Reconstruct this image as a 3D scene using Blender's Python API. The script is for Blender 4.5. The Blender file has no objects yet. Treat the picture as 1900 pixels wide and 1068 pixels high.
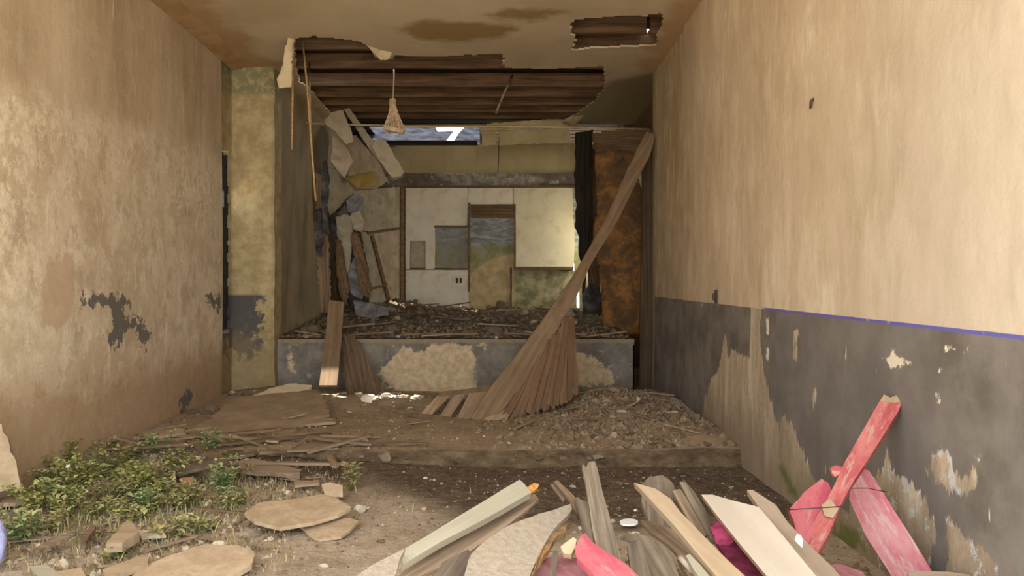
import bpy, bmesh, math, random
import numpy as np
from mathutils import Vector, Matrix, noise as mnoise

S = bpy.context.scene
COL = S.collection
random.seed(7)
rng = np.random.default_rng(7)

# ------------------------------------------------------------------ camera, sky, sun, exposure
F = 1478.0                       # focal length in pixels of the 1900 px wide frame
CX, CY, EYE = 925.0, 534.0, 1.5  # principal point and eye height
cd = bpy.data.cameras.new('camera'); cam = bpy.data.objects.new('camera', cd); COL.objects.link(cam)
cam.location = (0, 0, EYE); cam.rotation_euler = (math.pi/2, 0, 0)
cd.sensor_width = 36; cd.lens = F/1900*36; cd.shift_x = (950-CX)/1900; cd.clip_start = .05
S.camera = cam

W = bpy.data.worlds.new('sky'); S.world = W; W.use_nodes = True
wn = W.node_tree.nodes; wl = W.node_tree.links
bg = wn['Background']; bg.inputs['Color'].default_value = (1.0, 1.05, 1.10, 1); bg.inputs['Strength'].default_value = 5.8

sd = bpy.data.lights.new('sun', 'SUN'); sun = bpy.data.objects.new('sun', sd); COL.objects.link(sun)
sd.energy = 22; sd.color = (1, .95, .86); sd.angle = .009
SUN_EL = math.radians(72)
sun_dir = Vector((0.0, -math.cos(SUN_EL), -math.sin(SUN_EL)))     # the way the light travels
sun.rotation_euler = sun_dir.to_track_quat('-Z', 'Y').to_euler(); sun.location = (0, 20, 20)

# area lamp added outside the right stage wall, standing in for yard daylight
ad = bpy.data.lights.new('daylight_stand_in', 'AREA'); al = bpy.data.objects.new('daylight_stand_in', ad); COL.objects.link(al)
ad.shape = 'RECTANGLE'; ad.size = .8; ad.size_y = .5; ad.energy = 45; ad.color = (1, .9, .66)
al.location = (2.75, 16.45, 2.5); al.rotation_euler = Vector((-1, .12, -.38)).to_track_quat('-Z', 'Y').to_euler()

S.view_settings.view_transform = 'Standard'; S.view_settings.look = 'None'
S.view_settings.exposure = 0.0; S.view_settings.gamma = 1; S.view_settings.use_curve_mapping = False

# ------------------------------------------------------------------ photograph measurements -> metres
def P(px, py, d): return Vector(((px-CX)*d/F, d, EYE-(py-CY)*d/F))
def G(px, py, z=0.0): return P(px, py, F*(EYE-z)/(py-CY))
XR, XL, ZC = 2.24, -3.77, 4.66
SOIL = -.15
def wr(px, py):                  # right wall: (y, z)
    d = F*XR/(px-CX); return (d, EYE-(py-CY)*d/F)
def wl_(px, py):
    d = F*XL/(px-CX); return (d, EYE-(py-CY)*d/F)
def wy(y):                       # a wall across the hall at depth y: (x, z)
    return lambda px, py: ((px-CX)*y/F, EYE-(py-CY)*y/F)
def cl(px, py):                  # ceiling: (x, y)
    d = F*(ZC-EYE)/(CY-py); return ((px-CX)*d/F, d)

def sdf(pts, poly):
    """signed distance of points (n,2) to a polygon, positive inside"""
    pts = np.asarray(pts, float); poly = np.asarray(poly, float)
    d2 = np.full(len(pts), 1e9); ins = np.zeros(len(pts), bool)
    n = len(poly)
    for i in range(n):
        a, b = poly[i], poly[(i+1) % n]; e = b-a; w = pts-a
        t = np.clip((w@e)/max(e@e, 1e-12), 0, 1)
        q = w-t[:, None]*e; d2 = np.minimum(d2, (q*q).sum(1))
        c = ((a[1] <= pts[:, 1]) & (b[1] > pts[:, 1])) | ((b[1] <= pts[:, 1]) & (a[1] > pts[:, 1]))
        with np.errstate(divide='ignore', invalid='ignore'):
            xx = a[0]+(pts[:, 1]-a[1])*(b[0]-a[0])/(b[1]-a[1])
        ins ^= c & (pts[:, 0] < xx)
    d = np.sqrt(d2); return np.where(ins, d, -d)
def sdf_many(pts, polys):
    r = np.full(len(pts), -9.0)
    for p in polys: r = np.maximum(r, sdf(pts, p))
    return r

# ------------------------------------------------------------------ materials
class T:
    def __init__(s, name):
        s.m = bpy.data.materials.new(name); s.m.use_nodes = True
        s.t = s.m.node_tree; s.N = s.t.nodes; s.b = s.N['Principled BSDF']
        s.b.inputs['Specular IOR Level'].default_value = .2
        s._c = None
    def new(s, typ, **kw):
        n = s.N.new(typ)
        for k, v in kw.items(): setattr(n, k, v)
        return n
    def put(s, sock, v):
        if hasattr(v, 'is_output'): s.t.links.new(v, sock)
        elif isinstance(v, (tuple, list)) and len(v) == 3 and sock.type == 'RGBA': sock.default_value = (*v, 1)
        else: sock.default_value = v
    def co(s):
        if s._c is None: s._c = s.new('ShaderNodeTexCoord').outputs['Object']
        return s._c
    def xyz(s, v=None):
        n = s.new('ShaderNodeSeparateXYZ'); s.put(n.inputs[0], v or s.co()); return n.outputs
    def map(s, scale=(1, 1, 1), loc=(0, 0, 0), rot=(0, 0, 0), v=None):
        n = s.new('ShaderNodeMapping'); s.put(n.inputs[0], v or s.co())
        n.inputs['Scale'].default_value = scale; n.inputs['Location'].default_value = loc; n.inputs['Rotation'].default_value = rot
        return n.outputs[0]
    def noise(s, scale, detail=5, rough=.6, v=None, dist=0):
        n = s.new('ShaderNodeTexNoise'); s.put(n.inputs['Vector'], v or s.co())
        n.inputs['Scale'].default_value = scale; n.inputs['Detail'].default_value = detail; n.inputs['Roughness'].default_value = rough
        n.inputs['Distortion'].default_value = dist
        return n.outputs['Fac']
    def step(s, x, a, b, lo=0.0, hi=1.0):
        n = s.new('ShaderNodeMapRange', interpolation_type='SMOOTHSTEP'); s.put(n.inputs[0], x)
        n.inputs[1].default_value = a; n.inputs[2].default_value = b; n.inputs[3].default_value = lo; n.inputs[4].default_value = hi
        return n.outputs[0]
    def ma(s, op, a, b=0.0, c=0.0):
        n = s.new('ShaderNodeMath', operation=op)
        for i, v in enumerate((a, b, c)): s.put(n.inputs[i], v)
        return n.outputs[0]
    def mix(s, f, a, b, mode='MIX'):
        n = s.new('ShaderNodeMix', data_type='RGBA', blend_type=mode)
        s.put(n.inputs[0], f); s.put(n.inputs[6], a); s.put(n.inputs[7], b); return n.outputs[2]
    def ramp(s, f, stops):
        n = s.new('ShaderNodeValToRGB'); s.put(n.inputs[0], f); e = n.color_ramp.elements
        while len(e) < len(stops): e.new(.5)
        for k, (p, c) in zip(e, stops): k.position = p; k.color = (*c, 1)
        return n.outputs[0]
    def attr(s, name):
        return s.new('ShaderNodeAttribute', attribute_name=name).outputs['Fac']
    def rnd(s): return s.new('ShaderNodeObjectInfo').outputs['Random']
    def done(s, col, rough=.9, bump=None, strength=.3, dist=.02):
        s.put(s.b.inputs['Base Color'], col); s.put(s.b.inputs['Roughness'], rough)
        if bump is not None:
            n = s.new('ShaderNodeBump'); n.inputs['Strength'].default_value = strength; n.inputs['Distance'].default_value = dist
            s.put(n.inputs['Height'], bump); s.t.links.new(n.outputs[0], s.b.inputs['Normal'])
        return s.m

def wood(name, dark, light, gx=1.2, gy=26, rough=.85, dirt=.35, vary=.25):
    """grain runs along the board's own x axis; each board differs a little"""
    t = T(name); r = t.rnd()
    off = t.new('ShaderNodeVectorMath', operation='ADD'); t.put(off.inputs[0], t.co())
    cmb = t.new('ShaderNodeCombineXYZ')
    for i in range(3): t.put(cmb.inputs[i], t.ma('MULTIPLY', r, 17.0+9*i))
    t.put(off.inputs[1], cmb.outputs[0]); v = off.outputs[0]
    g = t.noise(1, 6, .65, t.map((gx, gy, gy), v=v), .3)
    c = t.mix(t.step(g, .3, .72), dark, light)
    d = t.noise(3.2, 5, .65, v)
    c = t.mix(t.ma('MULTIPLY', t.step(d, .48, .75), dirt), c, tuple(x*.45 for x in dark))
    k = t.ma('MULTIPLY_ADD', r, vary, 1-vary*.5)
    h = t.new('ShaderNodeHueSaturation'); t.put(h.inputs['Value'], k); t.put(h.inputs['Color'], c)
    return t.done(h.outputs[0], rough, g, .35, .006)

def stone(name, a, b, sc=14, strength=.5):
    t = T(name); r = t.rnd(); n = t.noise(sc, 6, .65)
    c = t.mix(t.step(n, .3, .7), a, b)
    h = t.new('ShaderNodeHueSaturation'); t.put(h.inputs['Value'], t.ma('MULTIPLY_ADD', r, .5, .75)); t.put(h.inputs['Color'], c)
    return t.done(h.outputs[0], .95, n, strength, .02)

def plain(name, c, rough=.6, var=.12, sc=20):
    t = T(name); n = t.noise(sc, 4, .6)
    return t.done(t.mix(t.step(n, .3, .7), tuple(x*(1-var) for x in c), tuple(min(1, x*(1+var)) for x in c)), rough, n, .15, .005)

M = {}
# right wall: tan limewash above, warm grey dado below, peeled patches
t = T('limewash_and_grey_dado')
big = t.noise(.55, 3, .5); streak = t.noise(1, 6, .66, t.map((2.4, 2.4, .75)), .6); mid = t.noise(2.2, 5, .62); fine = t.noise(26, 4, .65)
up = t.ramp(t.ma('MULTIPLY_ADD', streak, .62, t.ma('MULTIPLY', big, .42)), [(.38, (.42, .315, .185)), (.48, (.53, .415, .27)), (.56, (.59, .465, .315)), (.66, (.70, .595, .42))])
up = t.mix(t.ma('MULTIPLY', t.step(mid, .5, .68), .5), up, (.55, .405, .285))
up = t.mix(t.ma('MULTIPLY', t.step(t.noise(1, 4, .7, t.map((6, 6, .3), (3, 1, 2))), .6, .75), .45), up, (.44, .325, .2))
up = t.mix(t.ma('MULTIPLY', t.step(t.attr('far'), 8.2, 11.2), .55), up, (.25, .175, .07))  # painted light falloff: wall colour darkens towards the far end
st2 = t.noise(1, 8, .72, t.map((6.5, 6.5, 2.3), (4, 4, 4)))
up = t.mix(t.ma('MULTIPLY', t.step(st2, .50, .62), .34), up, (.74, .64, .47)); up = t.mix(t.ma('MULTIPLY', t.step(st2, .5, .38), .36), up, (.42, .305, .185))
up = t.mix(t.ma('MULTIPLY', t.step(t.noise(1.6, 8, .7, t.map((1, 1, .55), (8, 1, 2))), .52, .58), .42), up, (.52, .385, .265))
grey = t.mix(t.step(mid, .35, .7), (.125, .105, .083), (.225, .195, .16))
grey = t.mix(t.ma('MULTIPLY', t.step(big, .45, .6), .5), grey, (.155, .137, .125))
bare = t.ramp(t.ma('MULTIPLY_ADD', t.noise(1, 5, .65, t.map((7, 7, .9), (2, 5, 1))), .75, t.ma('MULTIPLY', fine, .25)), [(.34, (.26, .2, .135)), (.5, (.42, .33, .225)), (.64, (.54, .455, .33))])
bare = t.mix(t.ma('MULTIPLY', t.step(t.noise(3.1, 3, .5), .55, .7), t.step(t.attr('low'), .1, .75)), bare, (.20, .235, .06))
bare = t.mix(t.ma('MULTIPLY', t.step(t.ma('MULTIPLY_ADD', t.noise(1, 6, .68, t.map((4, 4, 1.6), (6, 6, 6))), 1.6, t.attr('low')), .35, 1.15), .75), bare, (.215, .165, .11))
bare = t.mix(t.ma('MULTIPLY', t.step(t.noise(7, 5, .72), .55, .6), t.step(t.attr('far'), 4.6, 5.4, 1, .0)), bare, (.47, .46, .43))
jag = t.ma('MULTIPLY_ADD', t.ma('SUBTRACT', t.noise(1, 6, .72, t.map((10, 10, 2.4))), .5), .30, t.attr('peel'))
fleck = t.step(t.noise(1, 3, .6, t.map((16, 16, 3.2), (5, 2, 1))), .70, .735)
low = t.mix(t.step(jag, -.006, .008), t.mix(fleck, grey, (.58, .52, .4)), bare)
low = t.mix(t.step(t.ma('MULTIPLY_ADD', t.ma('SUBTRACT', t.noise(24, 4, .7), .5), .09, t.attr('splat')), -.006, .006), low, (.66, .58, .44))
low = t.mix(t.ma('MULTIPLY', t.step(t.ma('MULTIPLY_ADD', t.ma('SUBTRACT', t.noise(9, 4, .65), .5), .3, t.attr('moss')), -.05, .07), .85), low, (.105, .115, .022))
dd = t.ma('MULTIPLY_ADD', t.ma('SUBTRACT', t.noise(5, 3, .5), .5), .008, t.attr('dado'))
up = t.mix(t.ma('MULTIPLY', t.step(t.attr('far'), 3.4, 6.2, 1, 0), .6), up, t.mix(streak, (.44, .375, .295), (.55, .475, .38)))  # painted light: wall colour made paler towards the open front
c = t.mix(t.step(dd, -.003, .004), up, low)
bl = t.ma('MULTIPLY', t.ma('MULTIPLY', t.step(dd, -.014, -.010), t.step(dd, .006, .010, 1, 0)), t.step(t.attr('far'), 6.6, 6.8, 1, 0))
bl = t.ma('MULTIPLY', bl, t.step(t.noise(1, 4, .7, t.map((1, 7, 1))), .3, .42))
c = t.mix(bl, c, (.12, .11, .33))
hgt = t.ma('MULTIPLY_ADD', t.ma('MULTIPLY', t.step(jag, -.006, .02), t.step(dd, -.003, .004)), -.6, t.ma('MULTIPLY_ADD', fine, .35, mid))
M['wall_r'] = t.done(c, .93, hgt, .35, .02)

# left wall: brown wash above, pale mottled plaster below
t = T('mottled_brown_plaster')
big = t.noise(.6, 3, .5); mid = t.noise(2.6, 6, .68); fine = t.noise(13, 6, .72); streak = t.noise(1, 5, .65, t.map((3, 3, .5)), .5)
top = t.ramp(t.ma('MULTIPLY_ADD', streak, .5, t.ma('MULTIPLY', big, .5)), [(.38, (.43, .325, .205)), (.5, (.53, .415, .275)), (.62, (.63, .505, .35))])
bot = t.ramp(t.ma('MULTIPLY_ADD', mid, .6, t.ma('MULTIPLY', fine, .4)), [(.34, (.52, .405, .265)), (.47, (.64, .515, .355)), (.56, (.70, .58, .415)), (.68, (.81, .705, .54))])
bot = t.mix(t.ma('MULTIPLY', t.step(t.noise(.95, 5, .62, t.map((1, 1, .8), (4, 2, 1))), .48, .62), .55), bot, (.47, .345, .215))
bot = t.mix(t.ma('MULTIPLY', t.step(streak, .55, .65), .6), bot, (.71, .59, .44))
bot = t.mix(t.ma('MULTIPLY', t.step(t.noise(2.6, 6, .7), .54, .7), .5), bot, (.45, .335, .215))
zz = t.ma('MULTIPLY_ADD', t.ma('SUBTRACT', mid, .5), .5, t.attr('zone'))
c = t.mix(t.step(zz, -.12, .16), top, bot)
zm = t.step(zz, -.12, .16, .25, 1)
c = t.mix(t.ma('MULTIPLY', t.ma('MULTIPLY', t.step(t.noise(5.5, 9, .76, t.map((1, 1, .7), (1, 7, 3))), .53, .565), zm), .5), c, (.80, .70, .53))
c = t.mix(t.ma('MULTIPLY', t.ma('MULTIPLY', t.step(t.noise(3.4, 9, .76, t.map((1, 1, .7), (9, 2, 5))), .55, .585), zm), .5), c, (.41, .30, .19))
c = t.mix(t.ma('MULTIPLY', t.step(t.noise(1, 7, .72, t.map((9, 9, .8), (3, 4, 4))), .6, .64), .5), c, (.83, .74, .58))
cr = t.ma('MULTIPLY_ADD', t.ma('SUBTRACT', fine, .5), 1.5, t.attr('cream'))
c = t.mix(t.ma('MULTIPLY', t.step(cr, .05, .28), t.step(t.noise(8, 5, .7), .42, .62)), c, (.77, .67, .47))
c = t.mix(t.ma('MULTIPLY', t.step(t.ma('MULTIPLY_ADD', t.ma('SUBTRACT', mid, .5), .5, t.attr('pink')), -.02, .03), .7), c, (.52, .36, .23))
c = t.mix(t.ma('MULTIPLY', t.step(t.ma('MULTIPLY_ADD', mid, 1.2, t.attr('low')), .4, 1.05), .75), c, (.36, .225, .115))
gr = t.ma('MULTIPLY_ADD', t.ma('SUBTRACT', t.noise(9, 5, .7), .5), .55, t.attr('grey'))
c = t.mix(t.ma('MULTIPLY', t.step(gr, -.01, .02), .9), c, (.12, .11, .1))
M['wall_l'] = t.done(c, .93, t.ma('MULTIPLY_ADD', fine, .5, mid), .45, .025)

def plaster(name, a, b, c3, sc=2.5, st=.3):
    t = T(name); n = t.noise(sc, 6, .66); f = t.noise(sc*6, 5, .65); s2 = t.noise(1, 4, .6, t.map((4, 4, .5)))
    c = t.mix(t.step(n, .35, .68), a, b); c = t.mix(t.ma('MULTIPLY', t.step(s2, .52, .7), .6), c, c3)
    return t.done(c, .94, t.ma('MULTIPLY_ADD', f, .5, n), st, .02)
# ceiling with two ochre water stains
t = T('stained_ceiling_plaster')
n = t.noise(.9, 5, .6); f = t.noise(8, 5, .6)
c = t.mix(t.step(n, .35, .65), (.52, .425, .29), (.62, .52, .375))
st = t.ma('MULTIPLY_ADD', t.ma('SUBTRACT', t.noise(3, 4, .6), .5), .5, t.attr('stain'))
c = t.mix(t.ma('MULTIPLY', t.step(st, -.12, .12), .8), c, (.27, .165, .045))
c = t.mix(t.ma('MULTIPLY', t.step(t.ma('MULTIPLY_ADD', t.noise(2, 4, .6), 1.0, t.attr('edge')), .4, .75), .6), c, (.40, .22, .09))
c = t.mix(t.ma('MULTIPLY', t.step(t.ma('MULTIPLY_ADD', t.ma('SUBTRACT', n, .5), .8, t.attr('dark_ceil')), -.1, .12), .75), c, (.22, .17, .10))  # darker brown area at the back right of the ceiling
M['ceiling'] = t.done(c, .95, t.ma('MULTIPLY_ADD', f, .4, n), .3, .02)
M['cove'] = plaster('brown_stained_cove', (.40, .25, .12), (.50, .35, .2), (.36, .2, .08))
# pillar: cream plaster, remains of navy dado
t = T('cream_pillar_plaster')
n = t.noise(5, 6, .7); s2 = t.noise(1, 4, .6, t.map((5, 5, .6)))
c = t.mix(t.step(n, .35, .65), (.345, .265, .13), (.50, .40, .225)); c = t.mix(t.ma('MULTIPLY', t.step(s2, .5, .7), .5), c, (.29, .225, .12))
z = t.xyz()[2]; x = t.xyz()[0]
dz = t.ma('MULTIPLY_ADD', t.ma('SUBTRACT', t.noise(7, 5, .7), .5), 1.1, t.ma('MULTIPLY_ADD', t.ma('SUBTRACT', -3.42, x), 1.0, 0))
c = t.mix(t.ma('MULTIPLY', t.step(dz, -.02, .04), t.ma('MULTIPLY', t.step(z, 1.38, 1.42, 1, 0), t.step(t.ma('MULTIPLY_ADD', t.noise(6, 4, .6), 1.2, z), 1.1, 1.3))), c, (.10, .093, .088))
c = t.mix(t.ma('MULTIPLY', t.step(t.ma('MULTIPLY_ADD', t.noise(5, 5, .65), 1.6, z), 1.9, 1.3), .6), c, (.26, .19, .095))
c = t.mix(t.ma('MULTIPLY', t.step(z, 4.15, 4.35), t.step(t.noise(9, 5, .7), .42, .5)), c, (.24, .23, .13))
M['pillar'] = t.done(c, .94, n, .5, .03)
M['stage_wall'] = plaster('dim_brown_plaster', (.30, .235, .135), (.40, .31, .18), (.24, .18, .10), 1.6)
# stage front: grey paint with big bare tan patches
t = T('peeling_stage_front')
n = t.noise(3, 6, .7); f = t.noise(12, 5, .7)
g = t.mix(t.step(n, .35, .7), (.15, .132, .11), (.27, .24, .195))
b_ = t.mix(t.step(f, .35, .68), (.42, .315, .19), (.58, .46, .3))
pk = t.ma('MULTIPLY_ADD', t.ma('SUBTRACT', t.noise(6, 5, .7), .5), .35, t.attr('peel'))
c = t.mix(t.step(pk, -.02, .03), g, b_)
c = t.mix(t.ma('MULTIPLY', t.step(t.noise(7, 4, .7), .6, .66), .6), c, (.44, .39, .31))
c = t.mix(t.step(t.ma('MULTIPLY_ADD', t.ma('SUBTRACT', t.noise(5, 6, .7), .5), .22, t.attr('rim')), -.01, .01), c, t.mix(f, (.16, .12, .075), (.36, .29, .2)))
M['stage_front'] = t.done(c, .93, t.ma('MULTIPLY_ADD', t.step(pk, -.02, .03), -.6, n), .4, .02)
# soil and slab
t = T('trodden_soil')
n = t.noise(2.1, 6, .68); f = t.noise(17, 6, .72); sp = t.noise(46, 3, .6)
c = t.ramp(t.ma('MULTIPLY_ADD', n, .5, t.ma('MULTIPLY', f, .5)), [(.34, (.20, .148, .095)), (.46, (.37, .287, .2)), (.58, (.48, .385, .28)), (.7, (.57, .475, .36))])
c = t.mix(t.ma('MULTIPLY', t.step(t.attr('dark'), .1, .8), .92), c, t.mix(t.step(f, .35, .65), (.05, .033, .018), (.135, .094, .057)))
c = t.mix(t.ma('MULTIPLY', t.step(t.ma('MULTIPLY_ADD', t.ma('SUBTRACT', f, .5), 1.0, t.attr('green')), .35, .75), .75), c, (.175, .165, .05))
c = t.mix(t.step(sp, .66, .72), c, (.55, .46, .34))
M['soil'] = t.done(c, .97, t.ma('MULTIPLY_ADD', f, .7, t.ma('MULTIPLY', sp, .3)), .8, .05)
t = T('dusty_concrete_slab')
n = t.noise(1.7, 6, .66); f = t.noise(14, 6, .7); sp = t.noise(40, 3, .6)
c = t.ramp(t.ma('MULTIPLY_ADD', n, .6, t.ma('MULTIPLY', f, .4)), [(.32, (.19, .13, .078)), (.5, (.31, .225, .14)), (.68, (.39, .295, .195))])
c = t.mix(t.step(sp, .67, .72), c, (.5, .42, .31))
M['slab'] = t.done(c, .96, t.ma('MULTIPLY_ADD', f, .6, n), .5, .03)
t = T('crumbling_riser')
n = t.noise(6, 6, .7, t.map((1, 1, 2)))
M['riser'] = t.done(t.ramp(n, [(.3, (.05, .033, .018)), (.5, (.12, .082, .045)), (.72, (.22, .16, .1))]), .96, n, .9, .05)
M['clay'] = plaster('mottled_clay', (.32, .235, .145), (.46, .36, .24), (.24, .17, .09), 4)
M['torn_edge'] = plaster('torn_board_edge', (.22, .13, .06), (.42, .27, .13), (.5, .24, .07), 16, .8)
M['yard'] = plaster('pale_bounce_yard', (.50, .42, .31), (.62, .54, .42), (.42, .34, .25), .4)
M['rubble'] = stone('brown_rubble_soil', (.115, .082, .05), (.26, .195, .125), 15, .9)
# back wall: old painted landscape
t = T('faded_painted_landscape')
X_ = t.xyz()[0]; Z_ = t.xyz()[2]; n = t.noise(4, 6, .65); w = t.noise(1, 5, .6, t.map((2.5, 1, 9)), .8); f = t.noise(22, 4, .65)
c = t.mix(t.step(w, .35, .65), (.16, .165, .16), (.36, .36, .33))
zz = t.ma('MULTIPLY_ADD', t.ma('SUBTRACT', n, .5), .7, Z_)
c = t.mix(t.step(zz, 2.3, 2.52, 1, 0), c, t.mix(t.step(n, .4, .6), (.22, .205, .09), (.31, .29, .17)))
hx = t.ma('DIVIDE', t.ma('SUBTRACT', X_, .35), .95); hill = t.ma('MULTIPLY_ADD', t.ma('MULTIPLY', hx, hx), -.42, 2.24)
hz = t.ma('SUBTRACT', hill, t.ma('MULTIPLY_ADD', t.ma('SUBTRACT', n, .5), .2, Z_))
sand = t.mix(t.step(n, .38, .66), (.40, .29, .14), (.56, .42, .24))
c = t.mix(t.ma('MULTIPLY', t.step(hz, -.02, .05), t.step(X_, .28, .42, 1, .2)), c, sand)
c = t.mix(t.ma('MULTIPLY', t.step(X_, .28, .4), t.step(Z_, 1.9, 2.0, 1, 0)), c, t.mix(t.step(n, .4, .62), (.16, .15, .07), (.36, .31, .19)))
c = t.mix(t.ma('MULTIPLY', t.step(X_, -.65, -.62, 1, 0), t.step(t.noise(1, 4, .7, t.map((14, 1, 2))), .42, .6)), c, (.27, .25, .22))
M['mural'] = t.done(c, .92, f, .2, .01)
M['upper_wall'] = plaster('olive_tan_plaster', (.40, .32, .17), (.48, .39, .22), (.36, .28, .14), 1.3)
t = T('frieze_of_faded_garlands')
v = t.new('ShaderNodeTexWave', wave_type='BANDS'); v.inputs['Scale'].default_value = .62; v.inputs['Distortion'].default_value = 3.2; v.inputs['Detail'].default_value = 3
n = t.noise(7, 5, .7)
c = t.mix(t.step(n, .38, .62), (.19, .165, .135), (.36, .32, .26)); c = t.mix(t.ma('MULTIPLY', t.step(v.outputs['Fac'], .6, .85), .7), c, (.10, .075, .055))
c = t.mix(t.step(t.noise(5, 3, .6, t.map((1, 1, 1), (3, 3, 3))), .58, .66), c, (.42, .37, .3))
M['frieze'] = t.done(c, .9, n, .2, .01)
M['whiteboard'] = plaster('soiled_white_sheet', (.66, .58, .44), (.74, .66, .52), (.57, .48, .34), 1.4, .1)
M['whiteboard_warm'] = plaster('soiled_cream_sheet', (.58, .51, .34), (.66, .60, .42), (.47, .40, .24), 1.4, .1)
M['flat_pink'] = plaster('pinkish_torn_flat', (.34, .26, .175), (.46, .365, .26), (.24, .175, .11), 3.2, .35)
M['flat_grey'] = plaster('greyish_torn_flat', (.31, .26, .18), (.42, .36, .26), (.22, .17, .11), 3.2, .35)
t = T('rusty_orange_fibreboard')
n = t.noise(2.4, 6, .66, None, .6); f = t.noise(12, 5, .7)
c = t.ramp(t.ma('MULTIPLY_ADD', n, .7, t.ma('MULTIPLY', f, .3)), [(.38, (.07, .04, .02)), (.5, (.13, .07, .029)), (.58, (.26, .12, .032)), (.7, (.29, .16, .06))])
M['orange'] = t.done(c, .8, n, .4, .02)
M['umber'] = wood('dark_umber_board', (.10, .06, .03), (.22, .135, .07))
M['joist'] = wood('brown_joist', (.075, .043, .025), (.205, .125, .072), 1.0, 18)
M['roof_plank'] = wood('sooty_roof_plank', (.018, .012, .009), (.05, .034, .024), 1, 16)
M['dark_post'] = wood('dark_brown_post', (.045, .03, .017), (.095, .062, .036))
M['black_wood'] = wood('charred_post', (.018, .013, .01), (.055, .042, .03))
M['beam'] = wood('dusty_brown_plank', (.15, .096, .054), (.235, .158, .092), 1, 14, .9, .3)
M['lath_red'] = wood('reddish_lath', (.125, .07, .038), (.21, .125, .07), .8, 22)
M['slat'] = wood('dusty_slat', (.25, .165, .1), (.42, .31, .2), 1, 24)
M['tan_wood'] = wood('tan_wood', (.29, .205, .118), (.405, .305, .195), 1, 16, .8, .12, .1)
M['pink_tan_wood'] = wood('pinkish_tan_wood', (.27, .195, .135), (.38, .295, .215), 1, 16, .8, .2, .1)
M['grey_wood'] = wood('weathered_grey_wood', (.09, .068, .047), (.225, .178, .126), 1.1, 30, .9, .35, .3)
M['brown_wood'] = wood('weathered_brown_wood', (.15, .10, .062), (.33, .245, .165), 1.1, 26, .9, .4, .3)
M['dark_wood'] = wood('dark_damp_wood', (.085, .055, .03), (.22, .15, .09), 1.1, 26, .9, .4, .3)
M['cream_paint'] = wood('cream_painted_wood', (.31, .275, .195), (.37, .335, .25), .8, 22, .7, .12, .06)
M['ply'] = wood('pale_plywood', (.40, .335, .26), (.45, .385, .305), .7, 9, .7, .04, .04)
M['ply_edge'] = wood('brown_plywood_edge', (.25, .14, .085), (.44, .31, .21), .5, 70, .8, .2, .1)
M['split'] = plain('fresh_orange_split_wood', (.50, .24, .07), .8, .45, 45)
M['lath'] = wood('pale_orange_lath', (.42, .25, .11), (.60, .40, .21), 1, 30, .8, .2, .2)
t = T('tan_sheet'); n = t.noise(5, 6, .7); f = t.noise(28, 5, .7)
c = t.mix(t.step(n, .35, .68), (.36, .26, .16), (.50, .38, .25)); c = t.mix(t.ma('MULTIPLY', t.step(t.noise(3.7, 5, .7), .56, .68), .6), c, (.31, .2, .11))
M['tan_sheet'] = t.done(c, .9, f, .4, .01)
t = T('pale_chipboard'); n = t.noise(30, 5, .75); f = t.noise(5, 4, .6)
c = t.mix(t.step(n, .3, .7), (.255, .205, .148), (.375, .315, .238)); c = t.mix(t.ma('MULTIPLY', t.step(f, .5, .7), .35), c, (.35, .26, .17))
M['chip'] = t.done(c, .92, n, .6, .01)
t = T('dusty_brown_sheet'); n = t.noise(3, 6, .66); f = t.noise(30, 4, .7)
c = t.mix(t.step(n, .34, .68), (.25, .175, .105), (.36, .26, .165)); M['brown_sheet'] = t.done(c, .95, f, .35, .01)
def pinkpaint(name, a, b, bare, amt):
    t = T(name); n = t.noise(4, 5, .7, t.map((1, 2.5, 2.5))); sc = t.noise(1, 4, .7, t.map((5, 30, 30)))
    c = t.mix(t.step(n, .35, .66), a, b); c = t.mix(t.ma('MULTIPLY', t.step(sc, amt, amt+.12), .7), c, bare)
    return t.done(c, .75, sc, .3, .006)
M['pink'] = pinkpaint('worn_pink_paint', (.40, .065, .095), (.44, .13, .14), (.40, .24, .21), .56)
M['red_pink'] = pinkpaint('worn_red_paint', (.32, .06, .062), (.42, .14, .125), (.41, .27, .21), .52)
M['dusty_pink'] = pinkpaint('dusty_pink_paint', (.40, .105, .13), (.42, .20, .195), (.42, .31, .265), .5)
M['mauve'] = pinkpaint('mauve_paint', (.26, .09, .10), (.34, .17, .165), (.33, .22, .18), .5)
M['maroon'] = plain('maroon_cloth', (.14, .02, .045), .9, .4, 14)
M['magenta'] = plain('magenta_cloth', (.28, .04, .09), .85, .35, 22)
M['plaster_lump'] = stone('broken_plaster', (.34, .275, .195), (.54, .46, .345), 18)
M['brown_lump'] = stone('brown_rubble', (.14, .10, .063), (.275, .205, .14), 18)
M['pale_lump'] = stone('pale_rubble', (.58, .48, .34), (.78, .68, .52), 18)
M['plaster_flap'] = plaster('torn_ceiling_plaster', (.56, .45, .28), (.68, .57, .38), (.48, .37, .22), 4)
M['white_slab'] = plaster('pale_broken_sheet', (.36, .295, .19), (.46, .385, .265), (.27, .2, .12), 4)
M['ochre_cloth'] = plaster('ochre_rag', (.34, .22, .06), (.44, .30, .10), (.25, .17, .06), 5)
M['dark_rag_and_hole'] = plaster('charcoal_rag_and_hole', (.035, .03, .028), (.10, .09, .085), (.16, .145, .13), 4, .6)
M['grey_rag'] = plaster('grey_rag', (.13, .12, .12), (.26, .25, .25), (.09, .08, .075), 5, .6)
M['string'] = plain('dark_string', (.07, .05, .045), .9)
M['cord'] = plain('dusty_cord', (.45, .34, .2), .9)
M['straw'] = plain('pale_reed', (.52, .36, .22), .9, .3)
M['white'] = plain('white_plastic', (.95, .95, .94), .35, .01)
M['petal'] = plain('white_petal', (.88, .88, .76), .6, .05)
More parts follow.
